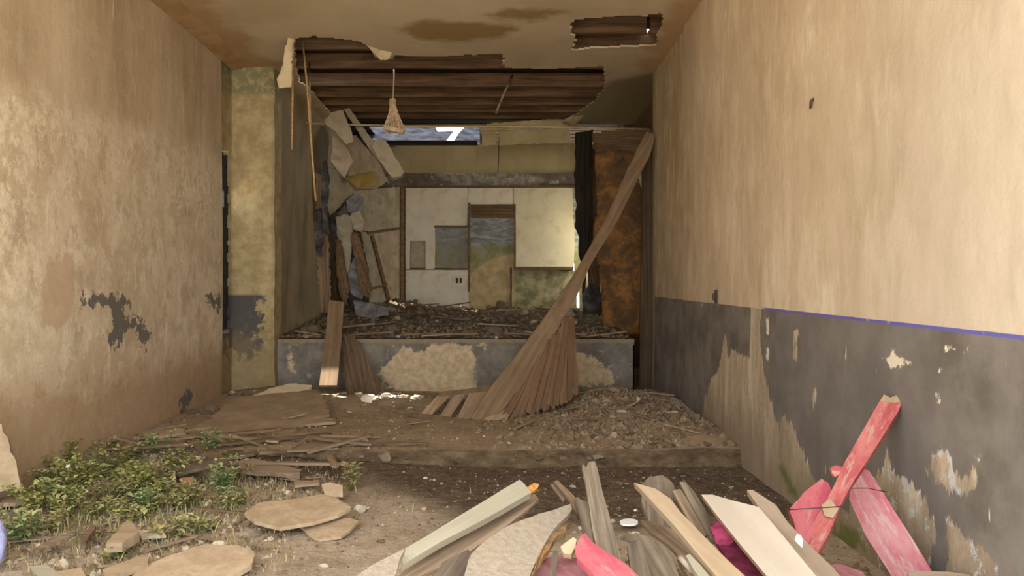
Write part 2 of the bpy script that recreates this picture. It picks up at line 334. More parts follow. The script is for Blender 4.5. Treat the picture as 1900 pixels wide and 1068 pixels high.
M['blue_metal'] = plain('blue_grey_roof_sheet', (.018, .0185, .022), .6, .5, 3)
M['blue_metal'].node_tree.nodes['Principled BSDF'].inputs['Specular IOR Level'].default_value = 0
M['blue_plastic'] = plain('blue_white_plastic', (.34, .35, .55), .5, .3, 9)
M['rust'] = plain('dark_rusty_iron', (.05, .035, .025), .7, .4)
M['navy_door'] = wood('navy_shutter_paint', (.03, .032, .04), (.06, .062, .07), 1, 12)
M['fascia'] = plaster('yellowed_fascia_board', (.44, .35, .18), (.58, .47, .27), (.36, .28, .14), 2)
M['white_splash'] = plain('white_paint_splash', (.82, .79, .74), .6, .06)
def leafmat(name, a, b):
    t = T(name); n = t.noise(9, 3, .6); r = t.attr('shade')
    c = t.mix(r, a, b); m = t.done(c, .6)
    t.b.inputs['Transmission Weight'].default_value = 0
    return m
M['leaf'] = leafmat('green_leaf', (.17, .19, .05), (.44, .44, .16))
M['leaf_olive'] = leafmat('olive_leaf', (.19, .18, .065), (.44, .40, .18))
M['leaf_blue'] = leafmat('grey_green_leaf', (.13, .175, .06), (.37, .42, .19))
M['dry'] = leafmat('dry_straw', (.25, .17, .08), (.52, .4, .22))

# ------------------------------------------------------------------ building helpers
WM = {}                                        # world matrix of each object made here
def link(o, mtx, parent=None):
    COL.objects.link(o); WM[o.name] = mtx.copy()
    if parent is not None:
        o.parent = parent; o.matrix_basis = WM[parent.name].inverted() @ mtx
    else: o.matrix_basis = mtx
    return o
def tag(o, label=None, cat=None, group=None, kind=None):
    if label: o['label'] = label
    if cat: o['category'] = cat
    if group: o['group'] = group
    if kind: o['kind'] = kind
    return o
def empty(name, loc, label=None, cat=None, group=None, kind=None):
    o = bpy.data.objects.new(name, None); o.empty_display_size = .1
    link(o, Matrix.Translation(Vector(loc))); return tag(o, label, cat, group, kind)
def mesh(name, verts, faces, mat, mtx=None, parent=None, attrs=None, smooth=False, mats=None, fm=None):
    me = bpy.data.meshes.new(name)
    if isinstance(verts, np.ndarray): verts = verts.tolist()
    me.from_pydata(verts, [], faces)
    for m in (mats or [mat]): me.materials.append(m)
    if fm is not None: me.polygons.foreach_set('material_index', fm)
    if attrs:
        for k, v in attrs.items():
            a = me.attributes.new(k, 'FLOAT', 'POINT'); a.data.foreach_set('value', np.asarray(v, np.float32))
    if smooth: me.polygons.foreach_set('use_smooth', [True]*len(me.polygons))
    me.update()
    o = bpy.data.objects.new(name, me); link(o, mtx or Matrix.Identity(4), parent); return o
def grid(us, vs, f):
    """grid of points f(u, v) -> xyz; returns verts, faces, uv"""
    U, V = np.meshgrid(us, vs); uv = np.stack([U.ravel(), V.ravel()], 1)
    n, m = len(us), len(vs)
    i = np.arange(m-1)[:, None]*n+np.arange(n-1)[None]
    fa = np.stack([i, i+1, i+n+1, i+n], -1).reshape(-1, 4)
    return f(uv), fa, uv
def lines(*segs):
    out = []
    for a, b, s in segs: out += list(np.arange(a, b-s*.4, s))
    return np.array(out+[segs[-1][1]])
def perforated(name, us, vs, to3, holes, mat, thick, nrm, attrs=None, kind='structure', flip=False):
    """a plate on a grid with ragged holes cut out, and real thickness along nrm"""
    v3, fa, uv = grid(us, vs, to3)
    s = sdf_many(uv, holes) if holes else np.full(len(uv), -9.0)
    wob = np.array([mnoise.noise(Vector((a*7, b*7, 3.3))) for a, b in uv])*.03 if holes else 0
    cen = uv[fa].mean(1); sc = (s+wob*(np.abs(s) < .3))[fa].mean(1)
    keep = fa[sc < 0]
    used = np.unique(keep); re = -np.ones(len(uv), int); re[used] = np.arange(len(used))
    keep = re[keep]; n = len(used); v = v3[used]; nrm = np.array(nrm)*thick
    allv = np.concatenate([v, v+nrm])
    faces = [list(q) for q in (keep[:, ::-1] if flip else keep)]+[list(q+n) for q in (keep if flip else keep[:, ::-1])]
    e = {}
    for q in keep:
        for k in range(4):
            a, b = q[k], q[(k+1) % 4]; key = (min(a, b), max(a, b)); e[key] = None if key in e else (a, b)
    for key, ab in e.items():
        if ab: a, b = ab; faces.append([b, a, a+n, b+n] if not flip else [a, b, b+n, a+n])
    at = None
    if attrs: at = {k: np.concatenate([np.asarray(x)[used]]*2) for k, x in attrs(uv, v3).items()}
    o = mesh(name, allv, faces, mat, attrs=at); tag(o, kind=kind); return o

def frame(A, B, hint):
    A, B, h = Vector(A), Vector(B), Vector(hint)
    a = (B-A).normalized(); n = (h-h.dot(a)*a).normalized(); y = n.cross(a)
    m = Matrix.Identity(4)
    for i in range(3): m[i][0], m[i][1], m[i][2], m[i][3] = a[i], y[i], n[i], A[i]
    return m, n
def ragged(pts, seg, amt, seed=None):
    r = random.Random(seed if seed is not None else random.random()); out = []
    n = len(pts)
    for i in range(n):
        a, b = pts[i], pts[(i+1) % n]; L = math.dist(a, b); k = max(1, min(40, int(L/seg)))
        for j in range(k):
            t = j/k; jit = amt if j else amt*.3
            out.append((a[0]+(b[0]-a[0])*t+r.uniform(-jit, jit), a[1]+(b[1]-a[1])*t+r.uniform(-jit, jit)))
    return out
def prism(name, pts, z0, z1, mat, mtx, parent=None, edge=None):
    n = len(pts)
    v = [(x, y, z1) for x, y in pts]+[(x, y, z0) for x, y in pts]
    ar = sum(pts[i][0]*pts[(i+1) % n][1]-pts[(i+1) % n][0]*pts[i][1] for i in range(n))
    o = list(range(n)) if ar > 0 else list(range(n))[::-1]
    fs = [o, [i+n for i in o[::-1]]]+[[o[i], o[i]+n, o[(i+1) % n]+n, o[(i+1) % n]] for i in range(n)]
    return mesh(name, v, fs, mat, mtx, parent, mats=[mat, edge] if edge else None, fm=[0, 0]+[1]*n if edge else None)
EYEV = Vector((0, 0, EYE))
def slab(name, poly, A, B, hint, th, mat, label=None, cat=None, group=None, parent=None, rag=0, seg=.05, edge=None, kind=None):
    """a flat piece with real thickness lying in the plane through A and B (px, py, depth) that faces hint"""
    a, b = P(*A), P(*B); m, n = frame(a, b, hint); inv = m.inverted(); pts = []
    for px, py in poly:
        r = P(px, py, 1)-EYEV; tt = (a-EYEV).dot(n)/r.dot(n); q = inv @ (EYEV+r*tt); pts.append((q.x, q.y))
    if rag: pts = ragged(pts, seg, rag)
    if (EYEV-a).dot(n) < 0: o = prism(name, pts, 0, th, mat, m, parent, edge)
    else: o = prism(name, pts, -th, 0, mat, m, parent, edge)
    return tag(o, label, cat, group, kind)
def board(name, A, B, w, th, hint, mat, label=None, cat=None, group=None, parent=None, rag=.01, kind=None):
    """a plank between two points in metres"""
    m, n = frame(A, B, hint); L = (Vector(B)-Vector(A)).length
    pts = [(0, -w/2), (L, -w/2), (L+random.uniform(-1, 1)*rag*2, 0), (L, w/2), (0, w/2), (random.uniform(-1, 1)*rag*2, 0)]
    pts = [(x+random.uniform(-rag, rag), y+random.uniform(-rag, rag)*.4) for x, y in pts]
    o = prism(name, pts, -th, 0, mat, m, parent); return tag(o, label, cat, group, kind)
def tube_geo(path, rad, sides=6):
    path = [Vector(p) for p in path]; v = []; f = []
    for i, p in enumerate(path):
        d = (path[min(i+1, len(path)-1)]-path[max(i-1, 0)]).normalized()
        u = d.orthogonal().normalized() if i == 0 else (u-u.dot(d)*d).normalized()
        w = d.cross(u); r = rad[i] if isinstance(rad, (list, tuple)) else rad
        for k in range(sides):
            an = 2*math.pi*k/sides; v.append(p+u*math.cos(an)*r+w*math.sin(an)*r)
    for i in range(len(path)-1):
        for k in range(sides):
            k2 = (k+1) % sides; f.append([i*sides+k, i*sides+k2, (i+1)*sides+k2, (i+1)*sides+k])
    f.append(list(range(sides))[::-1]); f.append([(len(path)-1)*sides+k for k in range(sides)])
    return v, f
def tube(name, path, rad, mat, label=None, cat=None, group=None, parent=None, sides=6):
    o0 = Vector(path[0]); v, f = tube_geo([Vector(p)-o0 for p in path], rad, sides)
    return tag(mesh(name, v, f, mat, Matrix.Translation(o0), parent, smooth=True), label, cat, group)
def boxm(name, lo, hi, mat, parent=None, kind=None, label=None, cat=None, group=None):
    lo, hi = Vector(lo), Vector(hi); s = hi-lo
    v = [(x*s.x, y*s.y, z*s.z) for z in (0, 1) for y in (0, 1) for x in (0, 1)]
    f = [[0, 2, 3, 1], [4, 5, 7, 6], [0, 1, 5, 4], [2, 6, 7, 3], [0, 4, 6, 2], [1, 3, 7, 5]]
    return tag(mesh(name, v, f, mat, Matrix.Translation(lo), parent), label, cat, group, kind)
def fbm(x, y, o=4, s=0):
    r = 0; a = 1; f = 1
    for _ in range(o): r += a*mnoise.noise(Vector((x*f, y*f, s))); a *= .5; f *= 2.1
    return r
# ------------------------------------------------------------------ the setting
def px_polys(fn, *ps): return [[fn(*q) for q in p] for p in ps]
Y0 = 1.2                                        # front opening of the hall
# ---- right wall
PEEL_R = px_polys(wr,
    [(1302, 775), (1306, 745), (1318, 700), (1335, 682), (1345, 622), (1352, 660), (1360, 648), (1372, 655), (1393, 665), (1394, 560), (1413, 560), (1412, 640), (1420, 700),
     (1432, 745), (1444, 790), (1450, 772), (1466, 780), (1478, 815), (1490, 850), (1512, 892), (1545, 925), (1640, 1010), (1640, 1150), (1400, 1010), (1310, 880), (1294, 800)],
    [(1600, 900), (1632, 880), (1646, 836), (1656, 872), (1690, 890), (1720, 930), (1735, 985), (1722, 1120), (1590, 1120), (1560, 1000), (1580, 930)],
    [(1762, 968), (1778, 962), (1795, 985), (1802, 1010), (1832, 1012), (1846, 1055), (1850, 1140), (1740, 1140), (1758, 1040)],
    [(1722, 875), (1726, 848), (1741, 825), (1760, 840), (1770, 870), (1790, 886), (1805, 868), (1819, 885), (1810, 906), (1792, 915), (1785, 938), (1774, 914), (1755, 901), (1735, 896)],
    [(1470, 610), (1480, 612), (1476, 670), (1472, 660)], [(1508, 720), (1516, 722), (1514, 760), (1509, 755)])
SPLAT_R = px_polys(wr, [(1640, 664), (1652, 660), (1658, 642), (1663, 662), (1690, 668), (1694, 676), (1676, 678), (1655, 682)], [(1742, 682), (1748, 680), (1750, 687), (1743, 688)],
    [(1740, 730), (1745, 731), (1745, 755), (1741, 752)], [(1422, 590), (1427, 590), (1428, 620), (1423, 618)], [(1422, 645), (1428, 645), (1427, 672), (1423, 668)],
    [(1810, 845), (1818, 845), (1817, 858), (1810, 856)], [(1755, 645), (1800, 646), (1800, 649), (1755, 649)])
MOSS_R = px_polys(wr, [(1535, 985), (1560, 972), (1598, 980), (1604, 1015), (1580, 1045), (1545, 1045)], [(1447, 868), (1456, 866), (1474, 900), (1480, 930), (1466, 925)])
yA, zA = wr(1230, 552); yB, zB = wr(1900, 627)
def dado_z(y): return zA+(zB-zA)*(y-yA)/(yB-yA)
def right_attrs(uv, v3):
    y, z = uv[:, 0], uv[:, 1]
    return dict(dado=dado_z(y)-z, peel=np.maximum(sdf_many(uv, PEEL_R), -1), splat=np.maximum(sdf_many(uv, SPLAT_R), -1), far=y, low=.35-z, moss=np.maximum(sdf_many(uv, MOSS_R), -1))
ys = lines((Y0, 3.2, .2), (3.2, 6, .02), (6, 9.66, .04)); zs = lines((-.4, 1.6, .02), (1.6, ZC+.3, .12))
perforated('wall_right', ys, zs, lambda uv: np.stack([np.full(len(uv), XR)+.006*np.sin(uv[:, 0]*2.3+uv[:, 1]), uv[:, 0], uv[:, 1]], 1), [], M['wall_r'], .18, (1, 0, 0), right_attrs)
# last bay of the right wall stands back a little
ys2 = lines((9.66, 11.62, .05)); zs2 = lines((-.4, 1.6, .05), (1.6, ZC+.3, .1))
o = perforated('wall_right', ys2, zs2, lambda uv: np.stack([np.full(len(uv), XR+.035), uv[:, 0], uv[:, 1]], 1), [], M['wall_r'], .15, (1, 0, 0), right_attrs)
# ---- left wall
GREY_L = px_polys(wl_, [(150, 548), (228, 546), (240, 560), (226, 578), (265, 598), (281, 622), (270, 645), (256, 622), (236, 610), (212, 648), (193, 640), (206, 600), (200, 568), (150, 562)],
    [(334, 782), (336, 740), (350, 720), (361, 730), (346, 760), (344, 782)], [(378, 545), (408, 548), (408, 575), (392, 570)])
CREAM_L = px_polys(wl_, [(0, 158), (60, 172), (112, 220), (150, 232), (222, 292), (214, 318), (160, 290), (100, 265), (62, 268), (42, 330), (48, 420), (90, 470), (95, 545), (62, 605), (50, 560), (20, 610), (-60, 660), (-60, 160)],
    [(218, 690), (232, 640), (236, 690), (230, 740), (222, 740)], [(290, 330), (330, 300), (400, 310), (400, 400), (330, 420)])
PINK_L = px_polys(wl_, [(90, 485), (130, 480), (140, 560), (126, 600), (80, 600), (70, 540)])
za0, za1 = wl_(30, 165), wl_(405, 285)
def left_attrs(uv, v3):
    y, z = uv[:, 0], uv[:, 1]
    ln = za0[1]+(za1[1]-za0[1])*(y-za0[0])/(za1[0]-za0[0])
    return dict(zone=ln-z, grey=np.maximum(sdf_many(uv, GREY_L), -1), cream=np.maximum(sdf_many(uv, CREAM_L), -1), pink=np.maximum(sdf_many(uv, PINK_L), -1), low=.9-z*1.1)
ysl = lines((Y0, 5.6, .2), (5.6, 10.86, .04)); zsl = lines((-.4, 4.64, .04))
perforated('wall_left', ysl, zsl, lambda uv: np.stack([np.full(len(uv), XL)+.01*np.sin(uv[:, 0]*1.7+uv[:, 1]*1.1), uv[:, 0], uv[:, 1]], 1), [], M['wall_l'], .2, (-1, 0, 0), left_attrs)
# door recess behind it: yellowish jamb wall with a tall shuttered opening
wz0, wz1 = .9, 3.42
perforated('wall_left', lines((10.86, 11.86, .04)), lines((-.1, ZC+.3, .06)), lambda uv: np.stack([np.full(len(uv), XL-.05), uv[:, 0], uv[:, 1]], 1),
    [[(10.9, wz0), (11.44, wz0), (11.44, wz1), (10.9, wz1)]], M['pillar'], .2, (-1, 0, 0))
win = empty('window_1', (XL-.12, 11.08, wz0)); tag(win, kind='structure')
boxm('shutter', (XL-.16, 11.29, wz0), (XL-.12, 11.5, wz1), M['navy_door'], win)
boxm('shutter', (XL-.16, 10.86, 2.88), (XL-.12, 11.29, wz1), M['navy_door'], win)
boxm('shutter', (XL-.16, 10.86, wz0), (XL-.12, 11.29, 2.64), M['navy_door'], win)
# pillar at the side of the stage
def pil(uv):  return np.stack([uv[:, 0], 11.26+.012*np.sin(uv[:, 1]*3), uv[:, 1]], 1)
pv = []
for z in np.linspace(-.02, ZC+.02, 40):
    j = fbm(z*2.1, 1.7)*.02
    for x, y in ((XL-.06, 11.40), (-3.25+j, 11.40), (-3.215+j, 11.43), (-3.215+j*.6, 11.82), (XL-.06, 11.82)): pv.append((x, y, z))
pf = [[i*5+k, i*5+(k+1) % 5, (i+1)*5+(k+1) % 5, (i+1)*5+k] for i in range(39) for k in range(5)]+[[4, 3, 2, 1, 0], [195, 196, 197, 198, 199]]
tag(mesh('wall_pillar', pv, pf, M['pillar']), kind='structure')
# ---- cove and ceiling
nc = 60; cyl = np.linspace(Y0, 11.3, nc); cv = []
for y in cyl:
    w = .02*fbm(y*1.3, .4)
    for x, z in ((XL-.02, 4.60), (XL+.10, 4.62), (-3.52+w, ZC-.004), (-3.52+w, ZC+.06), (XL-.02, ZC+.06)): cv.append((x, y, z))
cf = [[i*5+k, i*5+(k+1) % 5, (i+1)*5+(k+1) % 5, (i+1)*5+k] for i in range(nc-1) for k in range(5)]+[[4, 3, 2, 1, 0], [nc*5-5+k for k in range(5)]]
tag(mesh('trim_1', cv, cf, M['cove']), kind='structure')
HOLE1 = [cl(*q) for q in [(545, 73), (575, 70), (583, 66), (592, 71), (640, 73), (668, 77), (684, 86), (696, 104), (706, 112), (730, 110), (733, 102), (800, 103), (880, 101), (932, 99), (937, 126),
    (1000, 129), (1060, 127), (1085, 124), (1120, 123), (1122, 165), (1100, 190), (1075, 208), (1050, 228), (1040, 240), (640, 240), (600, 195), (574, 165), (556, 150), (549, 125), (546, 95)]]
HOLE2 = [cl(*q) for q in [(1061, 42), (1066, 35), (1130, 31), (1186, 27), (1196, 32), (1206, 27), (1229, 24), (1232, 48), (1221, 60), (1219, 84), (1160, 87), (1100, 91), (1062, 95), (1067, 68), (1058, 66)]]
STAIN = [[cl(*q) for q in p] for p in ([(735, 52), (780, 40), (850, 42), (930, 46), (965, 56), (940, 68), (860, 76), (770, 72)], [(905, 28), (950, 16), (1020, 15), (1045, 22), (1010, 35), (940, 38)])]
DARK_CEIL = [[cl(*q) for q in [(1125, 150), (1230, 130), (1240, 235), (1040, 235)]]]
xs = lines((XL-.06, XR+.5, .035)); yc = lines((Y0, 8.8, .2), (8.8, 15.36, .04))
def ceil_attrs(uv, v3):
    return dict(stain=np.maximum(sdf_many(uv, STAIN), -1), edge=.55-np.minimum(np.minimum(uv[:, 0]+3.5, 9), XR-uv[:, 0])*1.0-.2, dark_ceil=np.maximum(sdf_many(uv, DARK_CEIL), -1))
ceil = perforated('ceiling', xs, yc, lambda uv: np.stack([uv[:, 0], uv[:, 1], ZC+.012*np.sin(uv[:, 0]*1.9)*np.sin(uv[:, 1]*1.3)], 1), [HOLE1, HOLE2], M['ceiling'], .022, (0, 0, 1), ceil_attrs)
WM['ceiling'] = Matrix.Identity(4)
for yj in (9.3, 9.985, 10.64, 11.55, 12.6, 13.28, 13.86, 14.42, 14.97):
    segs = [(XL, 1.86), (1.905, XR+.4)] if abs(yj-9.985) < .01 else [(XL, XR+.4)]
    for x0, x1 in segs:
        n = 12; v = []
        for i in range(n+1):
            x = x0+(x1-x0)*i/n; j = .012*fbm(x*1.1, yj)
            for dy, dz in ((0, .0), (.07, 0), (.07, .21), (0, .21)): v.append((x, yj+dy, ZC+.03+dz+j*(1 if dz == 0 else .3)))
        f = [[i*4+k, i*4+(k+1) % 4, (i+1)*4+(k+1) % 4, (i+1)*4+k] for i in range(n) for k in range(4)]+[[3, 2, 1, 0], [n*4, n*4+1, n*4+2, n*4+3]]
        c0 = Vector(((x0+x1)/2, yj, ZC+.03))
        mesh('joist', [Vector(p)-c0 for p in v], f, M['joist'], Matrix.Translation(c0), ceil)
# ---- roof boards over the joists; a few are broken and let the sun and the sky in
roof = empty('roof', (-.75, 10, 4.93)); tag(roof, kind='structure')
GAPS = {54: [(-3.02, -2.66), (-2.56, -2.16)], 52: [(-2.12, -1.97), (-1.72, -1.02)], 46: [(1.93, 2.0)]}
for k in range(-1, 80):
    y = 1.33+k*.2; z = 4.91+(k % 2)*.014
    if y > 16.9: break
    cuts = GAPS.get(k, []); xs_ = [XL-.25]+[v for c_ in cuts for v in c_]+[XR+.6]
    for a, b in zip(xs_[::2], xs_[1::2]):
        boxm('roof_plank', (a, y, z), (b, y+.215, z+.02), M['roof_plank'], roof)
# roof carried over the back wall against leaking sky light, except its left hole
for k in range(11):
    y = 16.93+k*.2; z = 4.91+(k % 2)*.014
    for a, b in ((XL-.25, -2.75), (-.42, XR+.6)): boxm('roof_plank', (a, y, z), (b, y+.215, z+.02), M['roof_plank'], roof)
boxm('roof_plank', (XL-.25, 19.13, 3.9), (XR+.6, 19.16, 4.95), M['roof_plank'], roof)  # unseen upright board added behind the back wall to block sky light
# ---- floor: trodden soil in front, raised slab behind
GREEN = [[G(*q, SOIL) for q in [(-200, 830), (60, 800), (330, 830), (470, 880), (440, 960), (480, 1010), (380, 1040), (240, 1000), (100, 1040), (-250, 1080)]]]
GREEN = [[(v.x, v.y) for v in p] for p in GREEN]
def soil_z(x, y):
    h = SOIL+.02*fbm(x*1.1, y*1.1, 5)+.012*fbm(x*5, y*5, 3, 4)
    h += .09*max(0, min(1, (-1.9-x)/1.2))*(.6+.5*fbm(x*2, y*2, 3, 7))            # rubble banked up at the left
    h += .34*math.exp(-((x-1.05)/.75)**2-((y-3.15)/.85)**2)*(1+.12*fbm(x*4, y*4, 3, 9))   # heap under the timber
    h += .10*max(0, 1-(7.36-y)/.35)*max(0, min(1, (-.5-x)/1.4)) if y < 7.36 else 0
    return h
def soil_pts(uv): return np.array([(x, y, soil_z(x, y)) for x, y in uv])
sx = lines((XL, XR+.01, .045)); sy = lines((Y0, 2.4, .1), (2.4, 7.46, .045))
v, f, uv = grid(sx, sy, soil_pts)
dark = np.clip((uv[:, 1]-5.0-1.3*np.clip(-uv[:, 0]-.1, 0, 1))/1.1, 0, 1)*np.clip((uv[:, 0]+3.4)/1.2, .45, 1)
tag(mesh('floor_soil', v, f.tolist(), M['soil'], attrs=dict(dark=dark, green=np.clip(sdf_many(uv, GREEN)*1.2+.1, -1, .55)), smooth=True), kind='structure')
def slab_z(x, y):
    h = .012*fbm(x*.9, y*.9, 4, 2)
    h += .20*math.exp(-((x-1.55)/.75)**2-((y-9.9)/1.0)**2)*(1+.3*fbm(x*3, y*3, 3, 5))+.1*math.exp(-((x-1.9)/.5)**2-((y-8.2)/.7)**2)
    h += .13*math.exp(-((x+3.0)/.9)**2-((y-11)/.6)**2)*(1+.3*fbm(x*3, y*3, 3, 6))+.09*math.exp(-((x+1.6)/1.4)**2-((y-10.2)/.5)**2)*(1+.5*fbm(x*4, y*4, 3, 8))
    return h
def slab_pts(uv): return np.array([(x, y+(.06*fbm(x*1.6, 2.2, 4) if y < 7.5 else 0), slab_z(x, y)) for x, y in uv])
v, f, uv = grid(lines((XL-.1, XR+.06, .06)), lines((7.36, 11.7, .06)), slab_pts)
nx = len(lines((XL-.1, XR+.06, .06)))
tag(mesh('floor_slab', v, f.tolist(), M['slab'], smooth=True), kind='structure')
rv = []; rf = []
for i in range(nx):                              # crumbling front edge of the slab
    x, y, z = v[i]; e = .02*fbm(x*6, 1, 3, 3)
    rv += [(x, y, z), (x, y-.015+e, z-.03), (x, y-.03+e*2, -.08), (x, y-.05-e, -.22)]
for i in range(nx-1):
    for k in range(3): rf.append([i*4+k, i*4+k+1, i*4+k+5, i*4+k+4])
tag(mesh('trim_2', rv, rf, M['riser'], smooth=True), kind='structure')
# ---- stage: front wall, deck of rubble, side walls, back wall
YS, ZS = 11.6, .76
wS = wy(YS)
PEEL_S = px_polys(wS, [(712, 712), (700, 690), (720, 668), (750, 640), (778, 655), (800, 632), (870, 636), (885, 660), (878, 700), (890, 725), (760, 735)],
    [(1060, 640), (1080, 655), (1110, 665), (1130, 690), (1140, 712), (1060, 720)], [(530, 650), (540, 655), (548, 690), (535, 690)], [(880, 640), (900, 628), (900, 650)])
o = perforated('wall_stage', lines((-3.3, 1.975, .035)), lines((-.1, ZS, .035)), lambda uv: np.stack([uv[:, 0], np.full(len(uv), YS)-.012*(uv[:, 1] > .69), uv[:, 1]], 1), [], M['stage_front'], .2, (0, 1, 0),
    lambda uv, v3: dict(peel=np.maximum(sdf_many(uv, PEEL_S), -1), rim=uv[:, 1]-.695))
perforated('wall_stage_return', lines((YS, 16.9, .2)), lines((-.1, ZS, .2)), lambda uv: np.stack([np.full(len(uv), 1.975), uv[:, 0], uv[:, 1]], 1), [], M['stage_front'], .02, (-1, 0, 0))
def deck_z(x, y):
    t_ = max(0, min(1, (y-11.9)/3.6)); side = math.exp(-((x+2.2)/.9)**2)*.12
    return ZS+.01+(.27*t_+side*t_)*(1+.35*fbm(x*1.4, y*1.4, 4, 11))+.03*fbm(x*5, y*5, 3, 12)*(.3+t_)
v, f, uv = grid(lines((-3.3, 1.97, .07)), lines((YS+.02, 17.05, .07)), lambda uv: np.array([(x, y, deck_z(x, y)) for x, y in uv]))
tag(mesh('floor_stage', v, f.tolist(), M['rubble'], smooth=True), kind='structure')
perforated('floor_passage', lines((1.9, 2.9, .2)), lines((11.6, 17.2, .2)), lambda uv: np.stack([uv[:, 0], uv[:, 1], np.zeros(len(uv))], 1), [], M['slab'], .05, (0, 0, -1))
perforated('wall_stage_left', lines((11.62, 17.2, .15)), lines((-.1, 4.95, .15)), lambda uv: np.stack([np.full(len(uv), -3.29), uv[:, 0], uv[:, 1]], 1), [], M['stage_wall'], .15, (-1, 0, 0))
def disc(cx, cy, r): return [(cx+r*math.cos(a), cy+r*math.sin(a)) for a in np.linspace(0, 2*math.pi, 12, endpoint=False)]
perforated('wall_stage_right', lines((11.62, 17.2, .03)), lines((-.1, 4.95, .04)), lambda uv: np.stack([np.full(len(uv), 2.6), uv[:, 0], uv[:, 1]], 1),
    [[(15.95, 2.1), (16.92, 2.1), (16.92, 2.85), (15.95, 2.85)], disc(15.5, 4.55, .09), disc(14.2, 4.28, .05)], M['umber'], .1, (1, 0, 0))
boxm('wall_stage_jamb', (XR+.035, 11.6, -.1), (2.75, 11.75, 4.95), M['stage_wall'], kind='structure')
YB = 17.0; wB = wy(YB)
zf0, zf1 = wB(0, 346)[1], wB(0, 321)[1]; ztop = wB(0, 268)[1]
back = perforated('wall_back', lines((-3.3, 2.72, .035)), lines((-.1, zf0, .04)), lambda uv: np.stack([uv[:, 0], np.full(len(uv), YB), uv[:, 1]], 1),
    [[(1.60, 1.86), (1.64, 1.86), (1.64, 2.3), (1.60, 2.3)], [(1.67, 1.0), (1.73, 1.0), (1.75, 1.58), (1.68, 1.5)], disc(1.96, 2.98, .075)], M['mural'], .2, (0, 1, 0))
WM[back.name] = Matrix.Identity(4)
boxm('frieze', (-3.3, YB-.03, zf0), (2.72, YB+.2, zf1), M['frieze'], back)
boxm('upper_wall', (-3.3, YB, zf1), (2.72, YB+.2, ztop), M['upper_wall'], back)
boxm('frieze_moulding', (-2.03, YB-.06, zf0-.03), (1.66, YB-.002, zf0+.015), M['umber'], back)
def wb_poly(name, pts, th, mat, y=YB, rag=.006, label=None, edge=None):
    c0 = Vector((pts[0][0], 0, 0)); q = [wB(*p) for p in pts]; q = ragged(q, .2, rag)
    m = Matrix(((1, 0, 0, q[0][0]), (0, 0, -1, y), (0, 1, 0, q[0][1]), (0, 0, 0, 1)))
    o = prism(name, [(a-q[0][0], b-q[0][1]) for a, b in q], .004, th, mat, m, back, edge); tag(o, label); return o
wb_poly('wall_panel', [(753, 348), (868, 347), (868, 380), (866, 419), (807, 420), (807, 499), (790, 499), (790, 446), (761, 446), (761, 499), (753, 499)], .03, M['whiteboard'], label='white sheet with a stepped lower edge')
wb_poly('wall_panel', [(869, 347), (952, 348), (952, 379), (873, 379), (869, 384)], .03, M['whiteboard'], label='narrow white sheet over the tall painting')
wb_poly('wall_panel', [(953, 348), (1062, 349), (1063, 400), (1066, 430), (1064, 495), (957, 495), (957, 378), (953, 378)], .035, M['whiteboard_warm'], label='cream sheet lit at its lower right corner')
wb_poly('wall_panel', [(753, 501), (868, 501), (869, 540), (870, 573), (753, 573)], .03, M['whiteboard'], label='low white sheet under the blue painting')
wb_poly('wall_panel', [(762, 456), (789, 456), (789, 496), (762, 496)], .022, M['flat_pink'], label='small brownish square panel')
wb_poly('wall_panel', [(764, 447), (783, 447), (783, 460), (764, 460)], .028, M['flat_grey'], label='small grey top panel')
wb_poly('header_board', [(874, 380), (954, 380), (954, 405), (874, 405)], .05, M['umber'])
wb_poly('shelf_board', [(953, 495), (1063, 496), (1063, 500), (953, 500)], .14, M['umber'])
wb_poly('panel_batten', [(748, 346), (753, 346), (753, 574), (748, 574)], .05, M['umber'])
wb_poly('panel_batten', [(868, 376), (873, 376), (872, 540), (868, 540)], .05, M['umber'])
wb_poly('panel_batten', [(953, 380), (957, 380), (957, 496), (953, 496)], .05, M['umber'])
wb_poly('panel_batten', [(946, 496), (950, 496), (950, 572), (946, 572)], .02, M['umber'])
wb_poly('panel_batten', [(806, 418), (867, 418), (867, 422), (806, 422)], .05, M['umber'])
wb_poly('panel_batten', [(761, 497), (790, 497), (790, 499.5), (761, 499.5)], .05, M['umber'])
wb_poly('panel_batten', [(806, 497), (867, 497), (867, 499.5), (806, 499.5)], .05, M['umber'])
wb_poly('switch_plate', [(838, 510), (862, 510), (862, 531), (838, 531)], .06, M['whiteboard'])
wb_poly('socket', [(846, 515), (850, 515), (850, 525), (846, 525)], .07, M['rust'])
wb_poly('socket', [(853, 515), (857, 515), (857, 525), (853, 525)], .07, M['rust'])
# unseen ground outside, coloured pale to bounce light into the hall
gv = [(-40, -40, -.5), (40, -40, -.5), (40, 60, -.5), (-40, 60, -.5)]
boxm('ground', (-40, -40, -.6), (40, 60, -.45), M['yard'], kind='structure')
